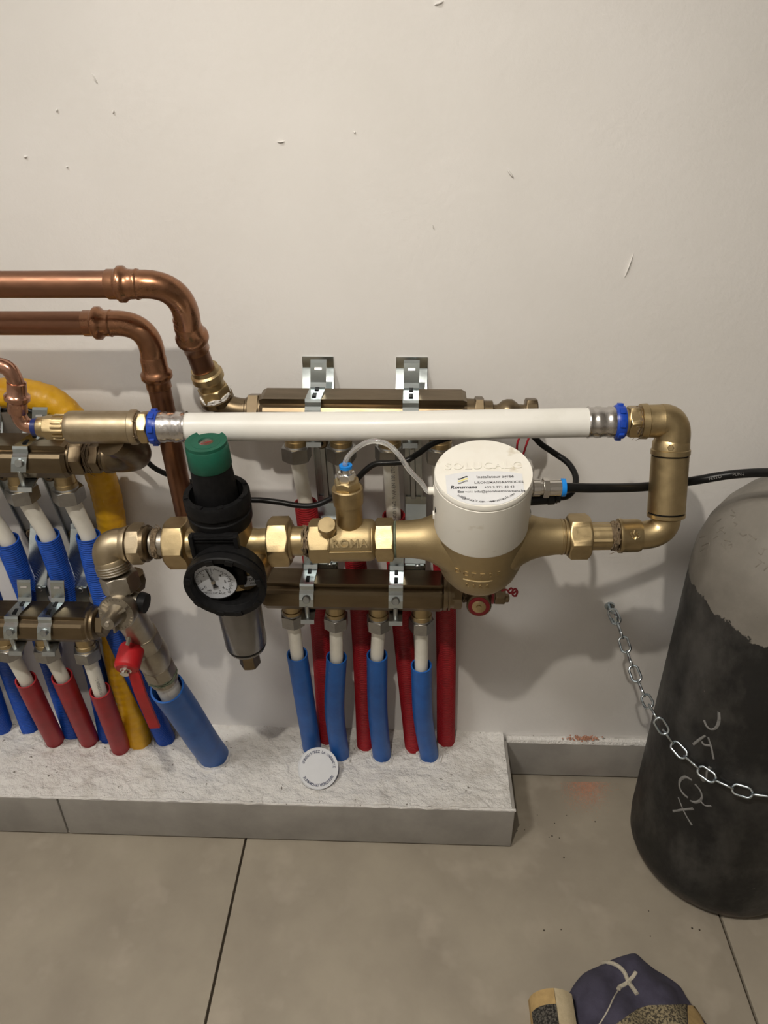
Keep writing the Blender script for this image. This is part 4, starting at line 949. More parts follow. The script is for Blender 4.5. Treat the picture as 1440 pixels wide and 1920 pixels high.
# connector and gas hose on the right of the cap
hs = at(992, 915, YM-0.014); he = at(1062, 914, YM-0.012)
hd_ = (he-hs).normalized(); hl_ = (he-hs).length
t = thing('hose_connector', 'nickel hose connector with blue ring on the right of the white cap', 'fitting', hs+hd_*0.015-Z1*0.01)
part(t, 'stem', MB().lathe(hs-hd_*0.004, hs+hd_*hl_*0.86, [(0, 0.0060), (0.20, 0.0060), (0.22, 0.0078), (0.40, 0.0078), (0.42, 0.0064), (0.48, 0.0064), (0.50, 0.0074), (0.98, 0.0074), (1, 0.0066)], n=28), M['nickel_bright'])
part(t, 'hex', MB().hexa(hs+hd_*hl_*0.36, hs+hd_*hl_*0.52, 0.0080, rot=0.2), M['nickel_bright'])
part(t, 'blue_ring', MB().lathe(hs+hd_*hl_*0.84, hs+hd_*hl_*0.97, [(0, 0.0066), (0.2, 0.0082), (0.9, 0.0082), (1, 0.006)], n=28), M['blue_push'])
pts = [hs+hd_*hl_*0.8, he, at(1120, 915, YM), at(1205, 913, YM+0.022), at(1290, 903, YM+0.045), at(1370, 890, YM+0.04), at(1440, 886, YM+0.02), at(1520, 888, YM-0.01), V((0.40, -0.14, 0.685))]
hose = single('gas_hose', 'black gas hose running from the white cap to the gas cylinder', 'hose', MB().tube(pts, 0.0043, n=18), M['rubber'])
hp_ = lambda st, a, b_: part(hose, 'print', MB().text(st, lerp(a, b_, 0.5)+((CAM-a).normalized())*0.0044, (b_-a).normalized(), ((CAM-a).normalized()).cross((b_-a).normalized()), 0.0040), M['chalk'])
hp_('FESTO', at(1330, 898, YM+0.044), at(1352, 893.5, YM+0.042)); hp_('PUN-H-8x1,25', at(1376, 890, YM+0.038), at(1424, 888, YM+0.028))
# sensor plug and cable
t = thing('sensor_cable', 'thin black cable looping from the cap behind the pipes', 'cable', at(1030, 940, YM))
part(t, 'plug', MB().lathe(at(985, 938, YM-0.006), at(1052, 932, YM-0.006), [(0, 0.0052), (0.6, 0.0055), (0.62, 0.0062), (0.80, 0.0062), (0.82, 0.0048), (0.86, 0.0056), (0.90, 0.0046), (0.95, 0.0050), (1, 0.0026)], n=22), M['rubber'])
pts = [at(1046, 933, YM-0.006), at(1064, 930, YM-0.002), at(1077, 915, YM+0.01), at(1079, 892, YM+0.025), at(1065, 868, YM+0.04), at(1040, 850, YM+0.05), at(1015, 833, YM+0.055), at(990, 812, YM+0.06), at(930, 800, YM+0.06), at(870, 814, YM+0.055), at(815, 830, YM+0.052), at(785, 850, YM+0.05), at(758, 865, YM+0.046), at(728, 868, YM+0.045), at(703, 870, YM+0.045), at(682, 885, YM+0.045), at(660, 908, YM+0.05), at(625, 932, YM+0.052), at(592, 947, YM+0.05), at(560, 948, YM+0.05), at(525, 942, YM+0.05), at(492, 938, YM+0.05), at(455, 935, YM+0.055), at(400, 915, -0.072), at(345, 900, -0.050), at(310, 888, -0.050), at(285, 874, -0.050), at(262, 850, -0.050), at(220, 820, -0.052), at(150, 800, -0.054)]
part(t, 'cord', MB().tube(pts, 0.0029, n=12, sm=6), M['rubber'])
pts = [at(-60, 775, -0.06), at(-10, 770, -0.06), at(40, 768, -0.058), at(75, 776, -0.058), at(120, 792, -0.055), at(160, 810, -0.05)]
single('black_cable', 'black cable crossing behind the bright copper pipe at left', 'cable', MB().tube(pts, 0.0024, n=12), M['rubber'])
# ------------------------------------------------------------------ left end of main line: elbow, safety valve, ball valve
t = thing('pipe_elbow', 'dull nickel elbow at the left end of the main line', 'fitting', at(205, 1050, -0.165))
el = MB(); YE = -0.172
A = ML(224); B = at(214, 1066, YE-0.006); K = at(186, 1016, YE-0.003)
arc = elbow_pts(A, B, K, 14); el.tube(arc, 0.0153, n=32, smooth=False)
mseg(el, [(205, 29), (224, 33), (229, 35), (232, 34.5), (233, 30)], n=32)
dB = (at(222, 1084, YE-0.008)-at(207, 1040, YE-0.004)).normalized()
el.lathe(B-dB*0.012, B+dB*0.002, [(0, 0.0155), (0.1, 0.0162), (1, 0.0162)], n=32)
part(t, 'body', el, M['bronze'], sharp=50)
thr = MB()
for i in range(4): 
    c_ = B-dB*(0.006-i*0.0026); thr.lathe(c_-dB*0.001, c_+dB*0.001, [(0, 0.0160), (0.5, 0.0172), (1, 0.0160)], n=32, ends=(False, False))
part(t, 'thread', thr, M['nickel'])
part(t, 'end_hex', mhex(MB(), 235, 262, 35, rot=0.12, ch=0.2), M['bronze'])
part(t, 'end_flange', mseg(MB(), [(260, 30), (261, 36), (268, 36), (272, 33), (274, 28)]), M['brass_dull'])
# safety valve body
S0 = at(226, 1092, YE-0.008); S1 = at(236, 1140, YE-0.006); S2 = at(268, 1195, YE+0.016); S3 = at(302, 1262, YE+0.035)
t = thing('safety_valve', 'nickel-plated safety and ball valve with dial knob and red lever', 'valve', S3)
part(t, 'inlet_nut', MB().hexa(S0-dB*0.010, S0+dB*0.009, 0.0162, rot=0.3, ch=0.2), M['nickel'])
d2 = (S3-S2).normalized()
bd = MB().tube([S0, S1, S2, lerp(S2, S3, 0.6)], 0.0150, n=28, rf=lambda t_: 0.0115+0.0040*math.sin(math.pi*min(1, max(0, t_*1.05)))**1.2)
part(t, 'body', bd, M['nickel'])
# side stub with black cap
q0, q1 = at(236, 1124, YE-0.010), at(266, 1130, YE-0.012)
part(t, 'side_stub', MB().lathe(q0, q1, [(0, 0.0108), (0.3, 0.0100), (1, 0.0100)], n=24), M['nickel'])
dq = (q1-q0).normalized(); part(t, 'stub_cap', MB().lathe(q1-dq*0.003, q1+dq*0.005, [(0, 0.0104), (0.2, 0.0110), (1, 0.0100)], n=24), M['black'])
# dial knob
kc = at(219, 1150, YE-0.032); kn_ = (V((-0.04, -0.90, 0.18))).normalized()
kd = MB().lathe(kc-kn_*0.030, kc+kn_*0.002, [(0, 0.013), (0.5, 0.0135), (0.6, 0.0178), (0.92, 0.0184), (1, 0.0175)], n=40)
kd.lathe(kc+kn_*0.001, kc+kn_*0.022, [(0, 0.0110), (0.3, 0.0085), (0.85, 0.0072), (1, 0.0064)], n=32)
u_ = kn_.cross(Z1).normalized(); v_ = u_.cross(kn_)
for a in (35, 145, 270):
    q = u_*math.cos(math.radians(a))+v_*math.sin(math.radians(a)); kd.box(kc+kn_*0.0055+q*0.0105, 0.0125, 0.0024, 0.0085, q, kn_.cross(q), kn_, bev=0.0006)
for i in range(30):
    a = math.radians(i*12); q = u_*math.cos(a)+v_*math.sin(a); kd.box(kc+kn_*0.0020+q*0.0155, 0.0024, 0.0007, 0.0012, q, kn_.cross(q), kn_)
ko = part(t, 'dial_knob', kd, M['nickel'])
part(ko, 'knob_screw', MB().lathe(kc+kn_*0.0215, kc+kn_*0.0235, [(0, 0.0030), (1, 0.0024)], n=16), M['nickel_bright'])
# rear flange
q0 = at(248, 1075, YE+0.02); q1 = at(253, 1102, YE+0.02); part(t, 'rear_flange', MB().lathe(q0, q1, [(0, 0.0115), (0.4, 0.0130), (1, 0.0105)], n=8), M['brass_dull'])
# ball valve section
bv = MB(); 
bv.hexa(lerp(S2, S3, -0.10), lerp(S2, S3, 0.20), 0.0165, rot=0.2, ch=0.2, sides=8)
bv.lathe(lerp(S2, S3, 0.18), lerp(S2, S3, 0.72), [(0, 0.0155), (0.15, 0.0178), (0.5, 0.0190), (0.85, 0.0178), (1, 0.0165)], n=36)
bv.hexa(lerp(S2, S3, 0.70), lerp(S2, S3, 0.98), 0.0172, rot=0.2, ch=0.2, sides=8)
part(t, 'ball_valve_body', bv, M['nickel'])
part(t, 'sealing_hemp', hemp(MB(), S3+d2*0.001, d2, 0.0165, 0.005, 31), M['hemp_green'])
part(t, 'pipe_collar', MB().lathe(S3, S3+d2*0.014, [(0, 0.0145), (0.2, 0.0160), (0.9, 0.0160), (1, 0.0150)], n=32), M['nickel'])
# red lever
lc = at(243, 1232, YE-0.008); lf = at(236, 1256, YE-0.022); ld = (lf-lc).normalized()
stem = MB().lathe(lerp(S2, S3, 0.45), lc, [(0, 0.008), (1, 0.007)], n=20); part(t, 'valve_stem', stem, M['nickel'])
lv = MB().lathe(lc-ld*0.012, lf+ld*0.000, [(0, 0.0122), (0.1, 0.0133), (0.8, 0.0133), (0.92, 0.0127), (1, 0.0105)], n=32)
l1 = at(252, 1268, YE-0.020); l2 = at(262, 1300, YE-0.018); l3 = at(281, 1345, YE-0.004); l4 = at(290, 1366, YE+0.0)
lv.strip([lf-ld*0.004+V((0.003, 0, 0)), l1, l2, lerp(l2, l3, 0.5), l3, l4], V((0.0120, 0, 0.0015)), 0.0035)
lvp = part(t, 'lever', lv, M['red_bright'])
part(lvp, 'lever_bolt', MB().lathe(lf-ld*0.001, lf+ld*0.006, [(0, 0.0062), (0.3, 0.0062), (0.32, 0.0046), (0.9, 0.0046), (1, 0.0036)], n=20), M['nickel_bright'])
part(lvp, 'lever_pin', MB().lathe(at(243, 1192, YE-0.006), at(239, 1209, YE-0.010), [(0, 0.0022), (1, 0.0022)], n=12), M['nickel'])
# supply pipe and wide blue sheath
so = S3+d2*0.022; sb0 = atZ(401, 1416, PZ)
single('water_pipe', 'thick white supply pipe between the ball valve and wide blue sheath', 'pipe', MB().tube([S3+d2*0.010, so, so+d2*0.03], 0.0135, n=28), M['pipe_white'])
T_ = at(313, 1289, YE+0.042)
single('pipe_sheath', 'wide smooth blue sheath slanting down from the ball valve', 'sheath', MB().sheath([T_, at(345, 1334, -0.105), at(378, 1385, -0.078), sb0, sb0+V((0.003, 0.004, -0.012))], 0.0200, 0.0178, n=32), M['blue'])
# end disc of the lower left manifold
X_ = lambda px: V((at(px, 1166, YLL).x, CLL.y, CLL.z))
mb = MB().lathe(X_(171), X_(186), [(0, 0.0150), (0, 0.0205), (0.25, 0.0210), (0.45, 0.0195), (0.5, 0.0200), (0.8, 0.0195), (1, 0.0165)], n=36)
mb.hexa(X_(186), X_(200), 0.0145)
single('end_cap', 'round brass end cap on the lower left manifold', 'fitting', mb, M['brass_dull'])
# yellow wrapped gas pipe
yp = [V((RX0+0.002, -0.05, at(-130, 752, -0.045).z-0.01)), V((-1.0, -0.05, at(-130, 752, -0.045).z-0.006)), V((-0.7, -0.048, at(-130, 752, -0.045).z-0.003)), V((-0.58, -0.046, at(-130, 750, -0.045).z)), at(-130, 748, -0.045), at(-40, 742, -0.042), at(20, 738, -0.040), at(62, 742, -0.038), at(100, 756, -0.036), at(135, 788, -0.034), at(165, 835, -0.032), at(190, 895, -0.026), at(206, 960, -0.022), at(215, 1050, -0.021), at(214, 1150, -0.021), at(221, 1240, -0.022), at(244, 1320, -0.026), atZ(262, 1390, PZ), atZ(268, 1400, PZ-0.015)]
P = resample(spline(yp, 10), 0.0016); mb = MB(); R = mb._rings(P, 0.0165, 26)
for i, rg in enumerate(R):
    c_ = P[i]; R[i] = [c_+(x-c_)*(1+0.035*noise.noise(x*55)+0.013*math.sin(i*0.95+1.2*noise.noise(x*40))+0.02*noise.noise(V((x.x*160, x.y*160, x.z*160)))) for x in rg]
mb.ring_sweep(R); single('gas_pipe', 'thick yellow wrapped gas pipe curving down behind the left fittings', 'pipe', mb, M['yellow'], sharp=80)
# ------------------------------------------------------------------ end valves of the right manifolds
XU = lambda px: V((at(px, 772, YU).x, CUR.y, CUR.z))
t = thing('drain_valve', 'small brass end valve sticking out above the white pipe', 'valve', XU(940)-Z1*0.015)
part(t, 'nipple', MB().lathe(XU(872), XU(892), [(0, 0.0145), (1, 0.0140)], n=28), M['brass_dull'])
part(t, 'hex', MB().hexa(XU(889), XU(906), 0.0150, rot=0.2), M['brass_dull'])
mb = MB().lathe(XU(906), XU(1003), [(0, 0.009), (0.01, 0.0125), (0.17, 0.0125), (0.2, 0.0085), (0.26, 0.0085), (0.30, 0.0095), (0.36, 0.0125), (0.45, 0.0140), (0.55, 0.0140), (0.62, 0.0118), (0.68, 0.0090), (0.78, 0.0088), (0.84, 0.0110), (0.88, 0.0120)], n=32)
part(t, 'body', mb, M['brass_dull'], sharp=50)
part(t, 'cap_nut', MB().hexa(XU(984), XU(1006), 0.0142, rot=0.25, ch=0.2), M['brass_dull'])
for (a, b_, c_) in (((985, 800), (971, 828), (969, 852)), ((1000, 800), (989, 828), (980, 856))):
    part(t, 'seal_wire', MB().tube([at(*a, -0.075), at(*b_, -0.078), at(*c_, -0.08)], 0.0011, n=8), M['red_wire'])
XL = lambda px: V((at(px, 1110, YL).x, CLR.y, CLR.z+0.000))
t = thing('drain_valve', 'brass drain valve with red gasket below the white-capped body', 'valve', XL(900)-Z1*0.03)
mb = MB().lathe(XL(831), XL(851), [(0, 0.018), (0, 0.0215), (0.28, 0.0215), (0.3, 0.019), (0.42, 0.019), (0.44, 0.0215), (0.6, 0.0215), (0.62, 0.0185), (1, 0.0180)], n=36)
part(t, 'end_flange', mb, M['brass_dull'])
part(t, 'hex_nipple', MB().hexa(XL(846), XL(866), 0.0165, rot=0.2), M['brass_dull'])
part(t, 'sealing_hemp', hemp(MB(), XL(872), X1, 0.0105, 0.007, 41), M['hemp'])
va = XL(898); vb = at(898, 1137, YL-0.028)
part(t, 'body', MB().lathe(XL(868), XL(922), [(0, 0.010), (0.3, 0.0105), (0.5, 0.0130), (0.8, 0.0130), (1, 0.011)], n=28).lathe(va, vb, [(0, 0.0115), (0.35, 0.0120), (0.4, 0.0135), (0.95, 0.0138), (1, 0.0128)], n=32), M['brass_dull'])
dv = (vb-va).normalized()
part(t, 'red_gasket', MB().lathe(vb-dv*0.001, vb+dv*0.0008, [(0, 0.0122), (1, 0.0118)], n=32), M['red_wire'])
part(t, 'plug_screw', MB().lathe(vb, vb+dv*0.002, [(0, 0.0078), (0.6, 0.0078), (1, 0.0065)], n=24).lathe(vb, vb+dv*0.0034, [(0, 0.0034), (1, 0.0028)], n=16), M['brass'])
part(t, 'red_washer', MB().lathe(XL(920), XL(925), [(0, 0.0128), (1, 0.0128)], n=24), M['red_wire'])
part(t, 'cap_nut', MB().hexa(XL(927), XL(946), 0.0125, rot=0.2, sides=8, ch=0.2).lathe(XL(925), XL(930), [(0, 0.0095), (1, 0.0095)]), M['brass_dull'])
part(t, 'cap_stud', MB().lathe(at(944, 1121, YL-0.008), at(955, 1121, YL-0.008), [(0, 0.003), (0.3, 0.0052), (0.8, 0.0052), (1, 0.003)], n=18), M['brass_dull'])
lw = [at(x, y, YL-0.010) for x, y in ((940, 1108), (950, 1106), (956, 1112), (962, 1107), (958, 1103), (953, 1110), (962, 1112), (969, 1108), (968, 1116), (963, 1117), (960, 1110), (966, 1104), (970, 1110), (967, 1118))]
part(t, 'seal_wire', MB().tube(lw, 0.0011, n=8), M['red_wire'])
# ------------------------------------------------------------------ gas cylinder with chain
CX, CY, CRD = 0.402, -0.122, 0.108
t = thing('gas_cylinder', 'tall gas cylinder, black with scuffed grey shoulder', 'cylinder', V((CX, CY, 0)))
cz = lambda z: V((CX, CY, z))
SHO = [(0.440, CRD), (0.462, CRD*0.985), (0.484, CRD*0.93), (0.505, CRD*0.83), (0.524, CRD*0.69), (0.540, CRD*0.50), (0.550, CRD*0.34), (0.553, 0.030)]
prof = [(0.0, CRD*0.80), (0.003, CRD*0.86), (0.010, CRD*0.94), (0.022, CRD*0.985), (0.040, CRD)] + SHO
part(t, 'body', MB().lathe(cz(0), cz(0.553), [(z/0.553, r) for z, r in prof], n=96, ends=(True, True)), mk_cyl(0.410), sharp=60)
part(t, 'neck_ring', MB().lathe(cz(0.548), cz(0.600), [(0, 0.032), (0.1, 0.036), (0.9, 0.036), (1, 0.030)], n=40), M['smoke'])
part(t, 'valve', MB().lathe(cz(0.598), cz(0.700), [(0, 0.016), (0.5, 0.015), (0.55, 0.020), (0.8, 0.020), (1, 0.012)], n=28).lathe(V((CX, CY, 0.675)), V((CX, CY-0.045, 0.68)), [(0, 0.010), (1, 0.010)], n=20), M['brass'])
part(t, 'hand_wheel', MB().lathe(cz(0.700), cz(0.722), [(0, 0.012), (0.2, 0.028), (0.8, 0.028), (1, 0.020)], n=10), M['black'])
def on_cyl(px, py, off=0.0):
    r = ray(px, py); ox, oy = CAM.x-CX, CAM.y-CY; R_ = CRD+off
    a = r.x*r.x+r.y*r.y; b_ = 2*(ox*r.x+oy*r.y); c = ox*ox+oy*oy-R_*R_; D = b_*b_-4*a*c
    if D < 0: return None
    return CAM+r*((-b_-math.sqrt(D))/(2*a))
def shoulder_r(z):
    if z <= SHO[0][0]: return CRD
    for (z0, r0), (z1, r1) in zip(SHO, SHO[1:]):
        if z0 <= z <= z1: return r0+(r1-r0)*(z-z0)/(z1-z0)
    return 0.0
def on_body(px, py):
    r = ray(px, py).normalized(); s = 0.5
    while s < 1.3:
        P = CAM+r*s
        if P.z < 0.56 and math.hypot(P.x-CX, P.y-CY) < shoulder_r(P.z): return P
        s += 0.0006
    return None
def stroke(mb, pts, rad, flat=0.35):
    P = [on_body(*p) for p in pts]; P = [p for p in P if p]
    P = [p-V((p.x-CX, p.y-CY, 0)).normalized()*rad*flat for p in P]
    if len(P) >= 2: mb.tube(P, rad, n=8, sm=4)
wr = MB()
for s_ in ([(1348, 1335), (1348, 1352), (1342, 1365), (1332, 1367), (1324, 1360), (1320, 1350)],
           [(1300, 1396), (1310, 1388), (1323, 1379)], [(1328, 1382), (1334, 1402), (1338, 1423)], [(1316, 1390), (1320, 1396), (1332, 1398)],
           [(1312, 1452), (1318, 1464), (1324, 1460), (1326, 1446), (1332, 1438)],
           [(1298, 1463), (1286, 1457), (1276, 1462), (1274, 1474), (1280, 1487), (1290, 1496)], [(1303, 1470), (1313, 1482), (1316, 1494), (1311, 1502), (1302, 1504), (1294, 1501)], [(1312, 1500), (1322, 1510), (1334, 1511)],
           [(1262, 1521), (1280, 1518), (1300, 1516)], [(1272, 1495), (1282, 1520), (1297, 1547)]):
    stroke(wr, s_, 0.0026, 0.72)
part(t, 'chalk_writing', wr, M['chalk'])
sm_ = MB()
for s_ in ([(1345, 978), (1352, 974)], [(1338, 985), (1345, 977)], [(1349, 992), (1358, 989), (1355, 997)], [(1344, 999), (1352, 994), (1360, 1000)], [(1337, 1010), (1347, 1004)],
           [(1358, 1012), (1370, 1016)], [(1363, 1014), (1360, 1024)], [(1352, 1020), (1362, 1030)], [(1366, 1022), (1374, 1020), (1370, 1030)], [(1372, 956), (1378, 962)], [(1370, 966), (1378, 968), (1374, 974)],
           [(1376, 980), (1382, 984), (1378, 988)], [(1387, 1000), (1392, 1005), (1400, 1002)], [(1404, 1002), (1418, 1012)], [(1411, 1007), (1402, 1016)], [(1428, 1028), (1438, 1030)], [(1434, 1030), (1428, 1040), (1422, 1036)],
           [(1421, 1048), (1434, 1056)], [(1416, 1064), (1428, 1054)], [(1432, 1070), (1440, 1062)], [(1312, 1008), (1322, 1006)], [(1316, 1024), (1330, 1018), (1326, 1034)], [(1313, 1034), (1322, 1028)]):
    stroke(sm_, s_, 0.0010, 0.3)
part(t, 'stamped_marks', sm_, M['stamp'])
# chain
hook0 = at(1143, 1136, 0.0); hk = MB()
hk.tube([hook0+V((0, 0.004, 0)), hook0+V((0, -0.012, 0)), hook0+V((0.002, -0.018, 0.003)), hook0+V((0.004, -0.023, 0.0)), hook0+V((0.004, -0.023, -0.008)), hook0+V((0.003, -0.018, -0.012)), hook0+V((0.002, -0.013, -0.011))], 0.0022, n=10)
hk.lathe(hook0, hook0-Y1*0.0025, [(0, 0.0065), (1, 0.0055)], n=20)
single('wall_hook', 'small steel hook in the wall holding the chain', 'hook', hk, M['chain'])
cpx = [(1144, 1140, 'w', -0.020), (1160, 1175, 'w', -0.042), (1180, 1235, 'w', -0.078), (1206, 1300, 'w', -0.118), (1235, 1352, 'w', -0.160), (1262, 1393, 'c', 0.008), (1300, 1432, 'c', 0.006), (1345, 1464, 'c', 0.006), (1395, 1484, 'c', 0.006), (1440, 1492, 'c', 0.006), (1490, 1490, 'c', 0.006), (1560, 1465, 'c', 0.006)]
cpts = []
for px, py, k_, y_ in cpx:
    P = at(px, py, y_) if k_ == 'w' else on_cyl(px, py, y_)
    if P: cpts.append(P)
cpts.append(V((CX+CRD+0.02, CY+0.04, cpts[-1].z+0.05))); cpts.append(V((CX+CRD+0.03, -0.012, cpts[-1].z+0.12)))
CP = resample(spline(cpts, 16), 0.0012)
ln_l, ln_w, wr_r = 0.0228, 0.0138, 0.00150
lm_ = MB(); pts = []
hw, hl = ln_w/2-wr_r, ln_l/2-wr_r
for i in range(24):
    a = 2*math.pi*i/24; x, y = hw*math.cos(a), hw*math.sin(a); y += (hl-hw) if y >= 0 else -(hl-hw); pts.append(V((y, x, 0)))
R = []
for i in range(24):
    d = (pts[(i+1) % 24]-pts[i-1]).normalized(); u = V((0, 0, 1)); w2 = d.cross(u)
    R.append([pts[i]+u*wr_r*math.cos(2*math.pi*k/8)+w2*wr_r*math.sin(2*math.pi*k/8) for k in range(8)])
R.append(R[0]); lm_.ring_sweep(R, (False, False))
lme = lm_.mesh('chain_link', V((0, 0, 0)), 60); lme.materials.append(M['chain'])
ct = thing('safety_chain', 'zinc chain looped from the wall hook around the gas cylinder', 'chain', cpts[0])
step = ln_l-2*wr_r-0.0012; acc = 0.0; i = 0; Lc = [0]
for a, b_ in zip(CP, CP[1:]): Lc.append(Lc[-1]+(b_-a).length)
def cat(s):
    for j in range(len(Lc)-1):
        if Lc[j+1] >= s: return lerp(CP[j], CP[j+1], (s-Lc[j])/max(1e-9, Lc[j+1]-Lc[j]))
    return CP[-1]
n_l = 0; s = 0.012
while s+step < Lc[-1]:
    P = cat(s); d = (cat(min(Lc[-1], s+step*0.5))-cat(max(0, s-step*0.5))).normalized()
    tw = 0.0
    outn = V((-0.35, -0.75, 0.55)).normalized()
    nn = (outn-d*outn.dot(d)).normalized(); side = d.cross(nn)
    # alternate links lie flat / stand on edge
    z_ = nn if n_l % 2 == 0 else side
    if n_l % 2: z_ = (side*0.98+nn*0.18).normalized()
    y_ = z_.cross(d)
    o = bpy.data.objects.new('chain_link', lme); COL.objects.link(o); o.parent = ct
    P = P-ORG[ct]
    o.matrix_local = Matrix(((d.x, y_.x, z_.x, P.x), (d.y, y_.y, z_.y, P.y), (d.z, y_.z, z_.z, P.z), (0, 0, 0, 1)))
    n_l += 1; s += step
# ------------------------------------------------------------------ round tag leaning on the ledge
bp = atZ(604, 1479, PZ+0.002); nt_ = (CAM-bp).normalized(); nt_ = (nt_+V((0.10, 0, 0.12))).normalized()
u_ = Z1.cross(nt_).normalized(); v_ = nt_.cross(u_); rt_ = 37.5*mpp(bp); cc = bp+v_*rt_
t = thing('warranty_tag', 'round white printed tag leaning against the blue sheaths on the ledge', 'tag', bp)
part(t, 'disc', MB().lathe(cc-nt_*0.0008, cc+nt_*0.0, [(0, rt_), (1, rt_)], n=56), M['paper'])
part(t, 'edge_ring', MB().tube([cc+(u_*math.cos(2*math.pi*i/56)+v_*math.sin(2*math.pi*i/56))*rt_ for i in range(57)], 0.0006, n=6, smooth=False, ends=(False, False)), M['paper'])
tx = MB()
for st, a0, a1 in (('ENREGISTREZ LA GARANTIE', 148, -8), ('REGISTREER UW GARANTIE', -42, -160)):
    for i, c_ in enumerate(st):
        a = math.radians(a0+(a1-a0)*i/(len(st)-1)); q = u_*math.cos(a)+v_*math.sin(a)
        tx.text(c_, cc+q*rt_*0.80+nt_*0.0003, q.cross(nt_)*-1 if False else nt_.cross(q)*-1, q, 0.0050, off=0.00006)
part(t, 'tag_text', tx, M['ink_navy'])
# ------------------------------------------------------------------ patchwork cloth bag on the floor
outl = [(1040, 1990), (1035, 1940), (1048, 1905), (1062, 1872), (1076, 1845), (1096, 1822), (1125, 1808), (1152, 1795), (1178, 1787), (1192, 1786), (1206, 1797), (1226, 1814), (1252, 1829), (1275, 1846), (1287, 1865), (1300, 1885), (1330, 1925), (1350, 1985), (1330, 2060), (1200, 2110), (1090, 2070)]
OP = [atZ(x, y, 0.004) for x, y in outl]
cen = atZ(1190, 1975, 0.0); nO = len(OP)
OPs = []
Pc = OP+OP[:1]
for i in range(nO):
    p0, p1, p2, p3 = OP[i-1], OP[i], OP[(i+1) % nO], OP[(i+2) % nO]
    for k_ in range(4):
        tt = k_/4; OPs.append(0.5*((2*p1)+(p2-p0)*tt+(2*p0-5*p1+4*p2-p3)*tt*tt+(3*p1-p0-3*p2+p3)*tt**3))
nO = len(OPs)
def bag_z(P, s):
    z = 0.034*(1-s**2.2)**0.75
    z += 0.006*(1-s**4)*math.sin(P.x*95+P.y*38) + 0.004*(1-s**4)*noise.noise(P*45)
    # fold running down from the stitched cross
    a = atZ(1178, 1840, 0.0); b_ = atZ(1115, 1920, 0.0); d_ = (b_-a).normalized(); q = P-a; dist = (q-d_*q.dot(d_)).length
    z -= 0.007*math.exp(-(dist/0.008)**2)*(1-s**4)
    return max(0.0015, z+0.003)
mb = MB(); rings = []
for j in range(26):
    s = 1-j/26.0; ring = []
    for p in OPs:
        q = cen+(p-cen)*s; q = V((q.x, q.y, 0)); ring.append(V((q.x, q.y, bag_z(q, s) if j else 0.0012)))
    rings.append(ring)
mb.ring_sweep(rings)
t = thing('cloth_bag', 'patchwork cloth bag of purple denim and tweed lying on the floor', 'bag', cen)
part(t, 'denim_body', mb, M['cloth_purple'], sharp=80)
import mathutils
from mathutils.bvhtree import BVHTree
tri = BVHTree.FromPolygons([tuple(v) for v in mb.v], mb.f)
def on_bag(px, py, off=0.0):
    h = tri.ray_cast(CAM, ray(px, py).normalized())
    if h[0] is None: return atZ(px, py, 0.002)
    n_ = h[1] if h[1].z > 0 else -h[1]
    return h[0]+n_*off
for pts in ([(1131, 1806), (1142, 1806), (1155, 1810), (1166, 1818), (1173, 1828), (1178, 1840), (1186, 1852), (1195, 1865)], [(1193, 1824), (1188, 1832), (1180, 1840), (1172, 1847), (1163, 1851), (1159, 1857)]):
    part(t, 'white_stitching', MB().tube([on_bag(*p, 0.0006) for p in pts], 0.0024, n=8, sm=5), M['thread'])
part(t, 'white_seam', MB().tube([on_bag(*p, 0.0003) for p in ((1159, 1857), (1150, 1873), (1141, 1893), (1130, 1912), (1118, 1930))], 0.0008, n=6), M['thread'])
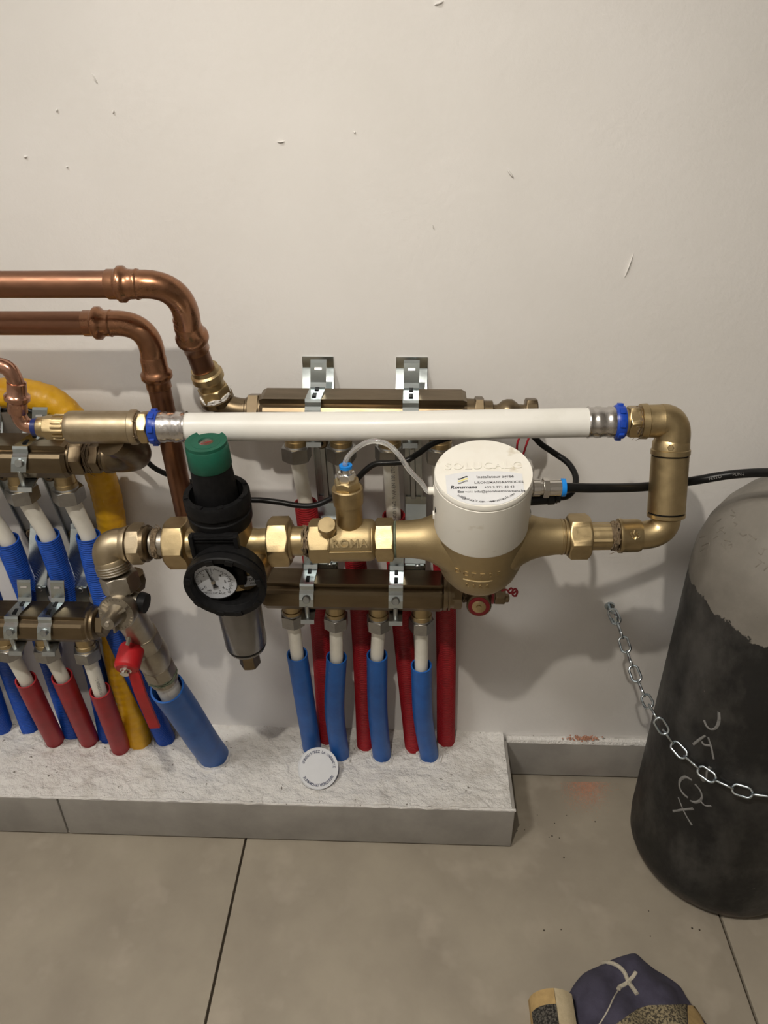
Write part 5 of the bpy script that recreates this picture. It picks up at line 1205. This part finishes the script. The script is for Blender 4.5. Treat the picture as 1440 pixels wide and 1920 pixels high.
def patch(poly, nseg, mat, nm):
    """quad strip patch: list of (left px, right px) rows laid over the bag"""
    m2 = MB(); rows = []
    for l_, r_ in poly:
        rows.append([on_bag(l_[0]+(r_[0]-l_[0])*i/nseg, l_[1]+(r_[1]-l_[1])*i/nseg, 0.0012) for i in range(nseg+1)])
    for rw in rows: m2.v += rw
    N_ = len(m2.v); m2.v += [p-Z1*0.003 for p in m2.v]; w3 = nseg+1
    for j in range(len(rows)-1):
        for i in range(nseg):
            a = j*w3+i; m2.f.append((a, a+1, a+w3+1, a+w3)); m2.f.append((N_+a+w3, N_+a+w3+1, N_+a+1, N_+a))
    for i in range(nseg):
        m2.f.append((i, N_+i, N_+i+1, i+1)); a = (len(rows)-1)*w3+i; m2.f.append((a, a+1, N_+a+1, N_+a))
    for j in range(len(rows)-1):
        a = j*w3; m2.f.append((a, a+w3, N_+a+w3, N_+a)); a += nseg; m2.f.append((a, N_+a, N_+a+w3, a+w3))
    part(t, nm, m2, M[mat], sharp=80)
patch([((1215, 1886), (1287, 1884)), ((1195, 1893), (1287, 1893)), ((1178, 1904), (1287, 1903)), ((1160, 1918), (1287, 1914)), ((1140, 1935), (1288, 1932)), ((1120, 1960), (1290, 1956)), ((1110, 1990), (1292, 1990))], 12, 'tweed', 'tweed_patch')
patch([((1288, 1886), (1302, 1886)), ((1288, 1900), (1312, 1900)), ((1289, 1925), (1328, 1925)), ((1291, 1960), (1340, 1960))], 5, 'tan', 'tan_patch')
# strap loop left of the bag
def band(pts, wv, mat, nm, th=0.002):
    part(t, nm, MB().strip(pts, wv, th), M[mat], sharp=60)
c0 = atZ(1006, 1882, 0.0); kk = mpp(c0)
loop = []
for i in range(13):
    a = math.radians(200-220*i/12); loop.append((a))
def lp(a, yy): return c0+V((0.026*math.cos(a)*0.9+0.015, yy, 0.0015+0.034*(math.sin(a)+0.342)/1.342))
for (ya, yb, mt, nm) in ((-0.002, -0.018, 'tan', 'strap_tan_band'), (-0.018, -0.042, 'tweed_dk', 'strap_tweed_band')):
    band([lp(a, (ya+yb)/2) for a in loop[2:7]], V((0, yb-ya, 0)), mt, nm)
for (ya, yb, mt, nm) in ((-0.002, -0.042, 'beige', 'strap_beige_band'),):
    band([lp(a, (ya+yb)/2) for a in loop[6:10]], V((0, yb-ya, 0)), mt, nm)
band([lp(a, -0.024) for a in loop[9:13]], V((0, -0.040, 0)), 'black', 'strap_dark_edge')
band([lp(a, -0.022) for a in loop[0:3]], V((0, -0.040, 0)), 'tan', 'strap_tan_side')
